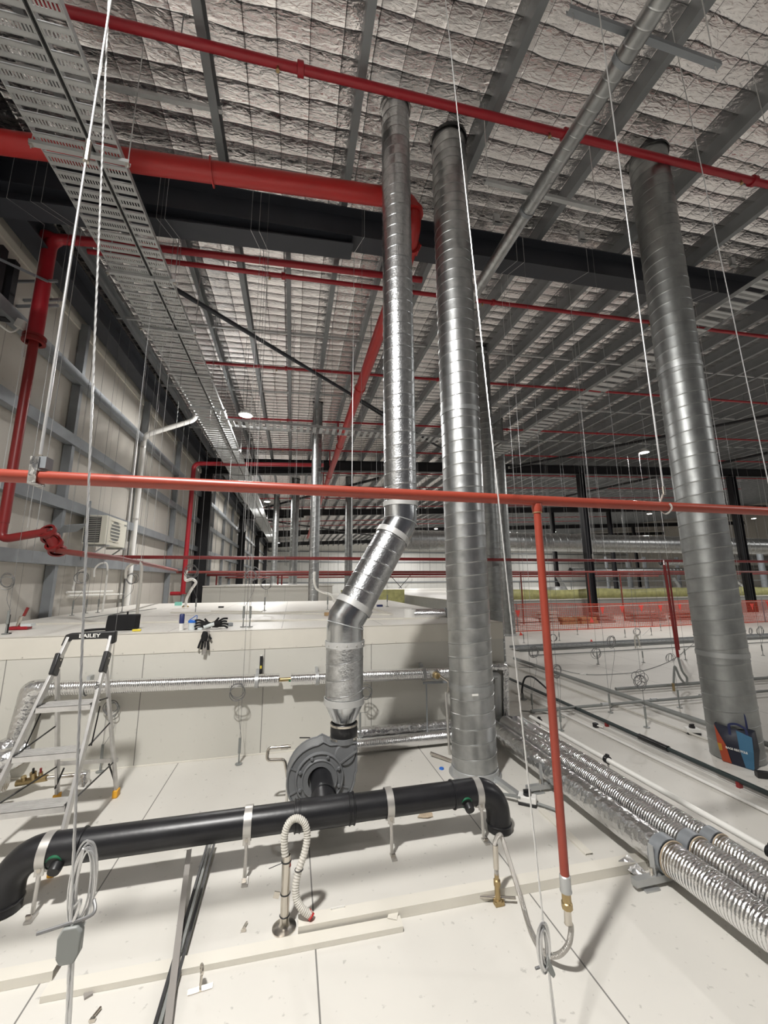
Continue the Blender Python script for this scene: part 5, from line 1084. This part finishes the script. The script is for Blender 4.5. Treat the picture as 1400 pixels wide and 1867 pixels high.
MB().tube(smooth_path([cp_ + V((0, 0, .04)), cp_ + V((.015, 0, .10)), cc1 + V((-.03, 0, -.05)), cc1 + V((-.012, 0, .10))]), .0046, 8).build('coil_tail', m_wire, ra1)
MB().tube(smooth_path([cp_ + V((-.085, 0, .035)), cp_ + V((-.02, 0, .045)), cp_ + V((.05, 0, .06)), cc1 + V((.03, 0, -.04))]), .0048, 8).build('loose_tail', m_wired, ra1)
MB().tube([cp_ + V((.012, 0, -.04)), a1 + V((.006, 0, 0))], .0046, 8).build('second_leg', m_wire, ra1)
ra2, a2, d2, e2 = rope((1013, 1867 + 30), 1.55, (812, 0), 1.95, .0040, 'steel rope down the middle right with a thick coil near the deck', twist=True)
cc2 = a2 + d2 * ((PY(990, 1715, 1.60).z - a2.z) / d2.z); coil(ra2, cc2 + V((-.004, 0, 0)), .026, .078, 11, .0034, yaw=.3, spread=.009)
MB().prism([(cc2.x + .005, cc2.z - .02), (cc2.x + .03, cc2.z - .085), (cc2.x + .02, cc2.z - .095), (cc2.x - .01, cc2.z - .06)], 'y', cc2.y - .008, cc2.y + .008).build('crimp_plate', m_cgrey, ra2, .003)
MB().tube(smooth_path([cc2 + V((-.05, 0, -.055)), cc2 + V((-.02, 0, -.05)), cc2 + V((.02, 0, -.02))]), .0045, 8).build('loose_tail', m_wired, ra2)
MB().tube([cc2 + V((.008, 0, -.08)), a2 + V((.009, 0, 0))], .0040, 8).build('second_leg', m_wire, ra2)
rope((1400 + 8, 915), 2.1, (1232, 85), 2.1, .0040, 'steel rope crossing in front of the right duct, upper right', twist=True)
rope((1400 + 6, 272), 2.3, (1339, 0), 2.3, .0036, 'steel rope at the top right corner of the picture', twist=False)
# wires draped over the near rafter
zfl = lambda x: (6.20 + (x + 3.5) * .0661 - .02) if x < .66 else roof(x) - .225 - .46 - .004
for i, (px, py, dxx) in enumerate(((14, 350, .22), (57, 357, .30), (76, 362, .28), (285, 395, .12), (300, 400, .12), (457, 420, .10), (472, 425, .10), (664, 452, -.10), (945, 500, -.12), (958, 500, -.12), (1075, 512, -.14), (1300, 545, -.16), (1312, 548, -.16))):
    x = PY(px, py, 4.68).x; z = zfl(x)
    low = 2.4 if i % 3 else 1.5
    tag(MB().tube([V((x, 4.68, roof(x) - .25)), V((x, 4.68, z)), V((x + dxx, 4.98, z - .004)), V((x + dxx, 4.985, low))], .0028, 5).build('suspension_wire', m_wire), 'thin wire bent under the near dark rafter, %s from the left' % nth(i), 'wire', 'thin wires bent round the near rafter')
# suspension wires with coils over the decks
def susp(px, py, z0=0.0, ring=None, kind='rod', Y=None, rr=.0030):
    b = PZ(px, py, z0) if Y is None else PY(px, py, Y)
    return (b, ring, kind, rr)
W = []
for q in ((971, 1299, (973, 1189)), (1023, 1332, (1015, 1222)), (1113, 1299, (1114, 1170)), (1179, 1326, (1166, 1240)), (1239, 1290, None), (1090, 1211, (1087, 1190)), (1173, 1208, None), (1250, 1203, (1222, 1200)), (1053, 1157, None), (1188, 1158, (1161, 1152)), (1140, 1162, None), (1282, 1345 - 190, None), (1391, 1195, (1385, 1150)), (955, 1172, None), (1020, 1168, (1008, 1163)), (1205, 1150, None), (1352, 1160, (1368, 1150)), (1356, 1192, None)):
    W.append((PZ(q[0], q[1], .003), q[2], 0.0))
for q in ((10, 1156, (12, 1060)), (131, 1122, (150, 1052)), (156, 1118, None), (178, 1117, None), (222, 1116, (240, 1055)), (250, 1122, None), (356, 1117, (349, 1042)), (443, 1143, (459, 1048)), (455, 1143, None), (482, 1113, (484, 1064)), (597, 1112, None), (706, 1106, None), (640, 1103, None)):
    W.append((PZ(q[0], q[1], BZ + .003), q[2], BZ))
for q in ((435, 1393, (431, 1262)), (656, 1342, (666, 1262)), (182, 1407, (205, 1290))):
    W.append((PZ(q[0], q[1], .003) if q[0] != 656 else PY(656, 1343, 4.5), q[2], 0.0))
W = sorted(W, key=lambda t: math.atan2(t[0].x, t[0].y))
for i, (b, ring, z0) in enumerate(W):
    where = 'on the cold room roof' if z0 > .5 else ('over the white deck' if b.x > 1.8 else 'before the cream wall')
    root = thing('suspension_wire', b, 'thin suspension wire anchored %s, %s from left%s' % (where, nth(i), ', coiled' if ring else ''), 'wire', 'suspension wires anchored on the decks')
    rt = roof(b.x) - .02
    s = max(.0022, .00035 * b.y)
    MB().tube([b, V((b.x, b.y, rt))], s, 5).build('wire', m_wired, root)
    MB().tube([b + V((0, 0, .10)), b + V((0, 0, .24))], .013, 8).build('turnbuckle', m_cgrey, root)
    MB().lathe([(.035, 0), (.035, .006), (.008, .008), (.006, .10)], b, seg=14).build('anchor_plate', m_cgrey, root)
    if ring:
        c = PY(ring[0], ring[1], b.y - .01); R = .075 if b.y < 7 else .11
        mb = MB()
        for k in range(3): mb.ring(c + V((random.uniform(-.02, .02), random.uniform(-.01, .01), random.uniform(-.02, .02))), R * random.uniform(.8, 1.05), .0030 + .0003 * b.y, (random.uniform(-.5, .5), 1, .1), 28, 5)
        mb.build('coil', m_wired, root)
        MB().tube(smooth_path([c + V((R * .4, 0, -R)), c + V((.03, 0, -R - .12)), b + V((.012, 0, .24))]), s, 5).build('tail', m_wired, root)
# four looped tails
c = PY(1166, 1240, PZ(1179, 1326, 0).y - .02); m4 = MB()
for a in (.3, 1.3, 2.4, 5.0): m4.ring(c + V((.07 * math.cos(a), 0, .07 * math.sin(a))), .055, .0035, (0.2, 1, 0), 24, 5)
tag(m4.build('wire_loops', m_wired), 'bow of four wire loops hanging over the deck, left of the right duct', 'wire loops')
# plain wires without anchors further back (to pipes below roof level)
bk_ = [(383, 9), (392, 9.6), (410, 12), (426, 8.2), (440, 12), (448, 13), (462, 10), (476, 14), (520, 7.6), (523, 7.9), (535, 11), (546, 13), (585, 9), (617, 12), (640, 8.4), (677, 13.5), (687, 10.5), (765, 11), (783, 14), (930, 14), (946, 10.5), (960, 15), (1005, 14), (1010, 9), (1035, 12), (1062, 15), (1075, 11), (1088, 8.5), (1100, 13), (1130, 10), (1145, 15), (1165, 12), (1180, 9), (1200, 14), (1252, 10), (1268, 13), (1300, 15), (1370, 11), (1388, 14), (300, 7.5), (315, 8.5), (325, 10), (250, 8), (120, 7), (60, 6.6)]
for i, (px, y) in enumerate(sorted(bk_)):
    p = PY(px, 1010, y); z0 = 2.2
    tag(MB().tube([V((p.x, y, z0 - .1)), V((p.x, y, roof(p.x) - .02))], .0024 + .00016 * y, 5).build('suspension_wire', m_wired), 'plain thin suspension wire hanging from the roof into the distance, %s from the left' % nth(i), 'wire', 'plain wires hanging in the distance')
# thin leads on the deck
for pts, lab in ((((945, 1217), (1000, 1217), (1060, 1229), (1120, 1229), (1175, 1222), (1230, 1200), (1270, 1168)), 'thin grey lead lying in a long curve across the white deck'), (((950, 1296), (985, 1298), (1010, 1304), (1030, 1308)), 'tangled thin lead on the deck right of the middle duct'), (((1113, 1289), (1130, 1283), (1170, 1279), (1220, 1274)), 'thin lead taped to the nearer cross conduit')):
    tag(MB().tube(smooth_path([PZ(a, b, .008) for a, b in pts]), .006, 6).build('thin_lead', m_cgrey), lab, 'lead')
tag(MB().cbox(PZ(1064, 1229, .012), (.14, .05, .024)).build('white_clip', m_whitec), 'small white joiner on the thin curved lead', 'joiner')
b = PZ(953, 1275, .0); hz_ = thing('black_bent_hose', b, 'black hose bent over in an arch right of the middle duct', 'hose')
MB().tube(smooth_path([V((b.x, b.y, .0)), V((b.x, b.y, .15)), PY(957, 1236, b.y), PY(970, 1234, b.y), PY(985, 1245, b.y), PZ(1003, 1262, .03)]), .014, 10).build('hose_body', m_bplas, hz_); MB().tube([b, b + V((0, 0, .09))], .02, 10).lathe([(.06, 0), (.06, .008), (0, .008)], b, seg=12).build('base', m_cgrey, hz_)
for i, (px, py, y) in enumerate(((1222, 1160, None),)):
    b = PZ(1159, 1182, 0); tag(MB().tube(smooth_path([b, b + V((0, 0, .25)), b + V((.06, 0, .34)), b + V((.12, 0, .2)), b + V((.14, 0, .03))]), .02, 8).build('bent_grey_hose', m_cond), 'small pale hose arch on the deck behind the distant floor tray', 'hose')
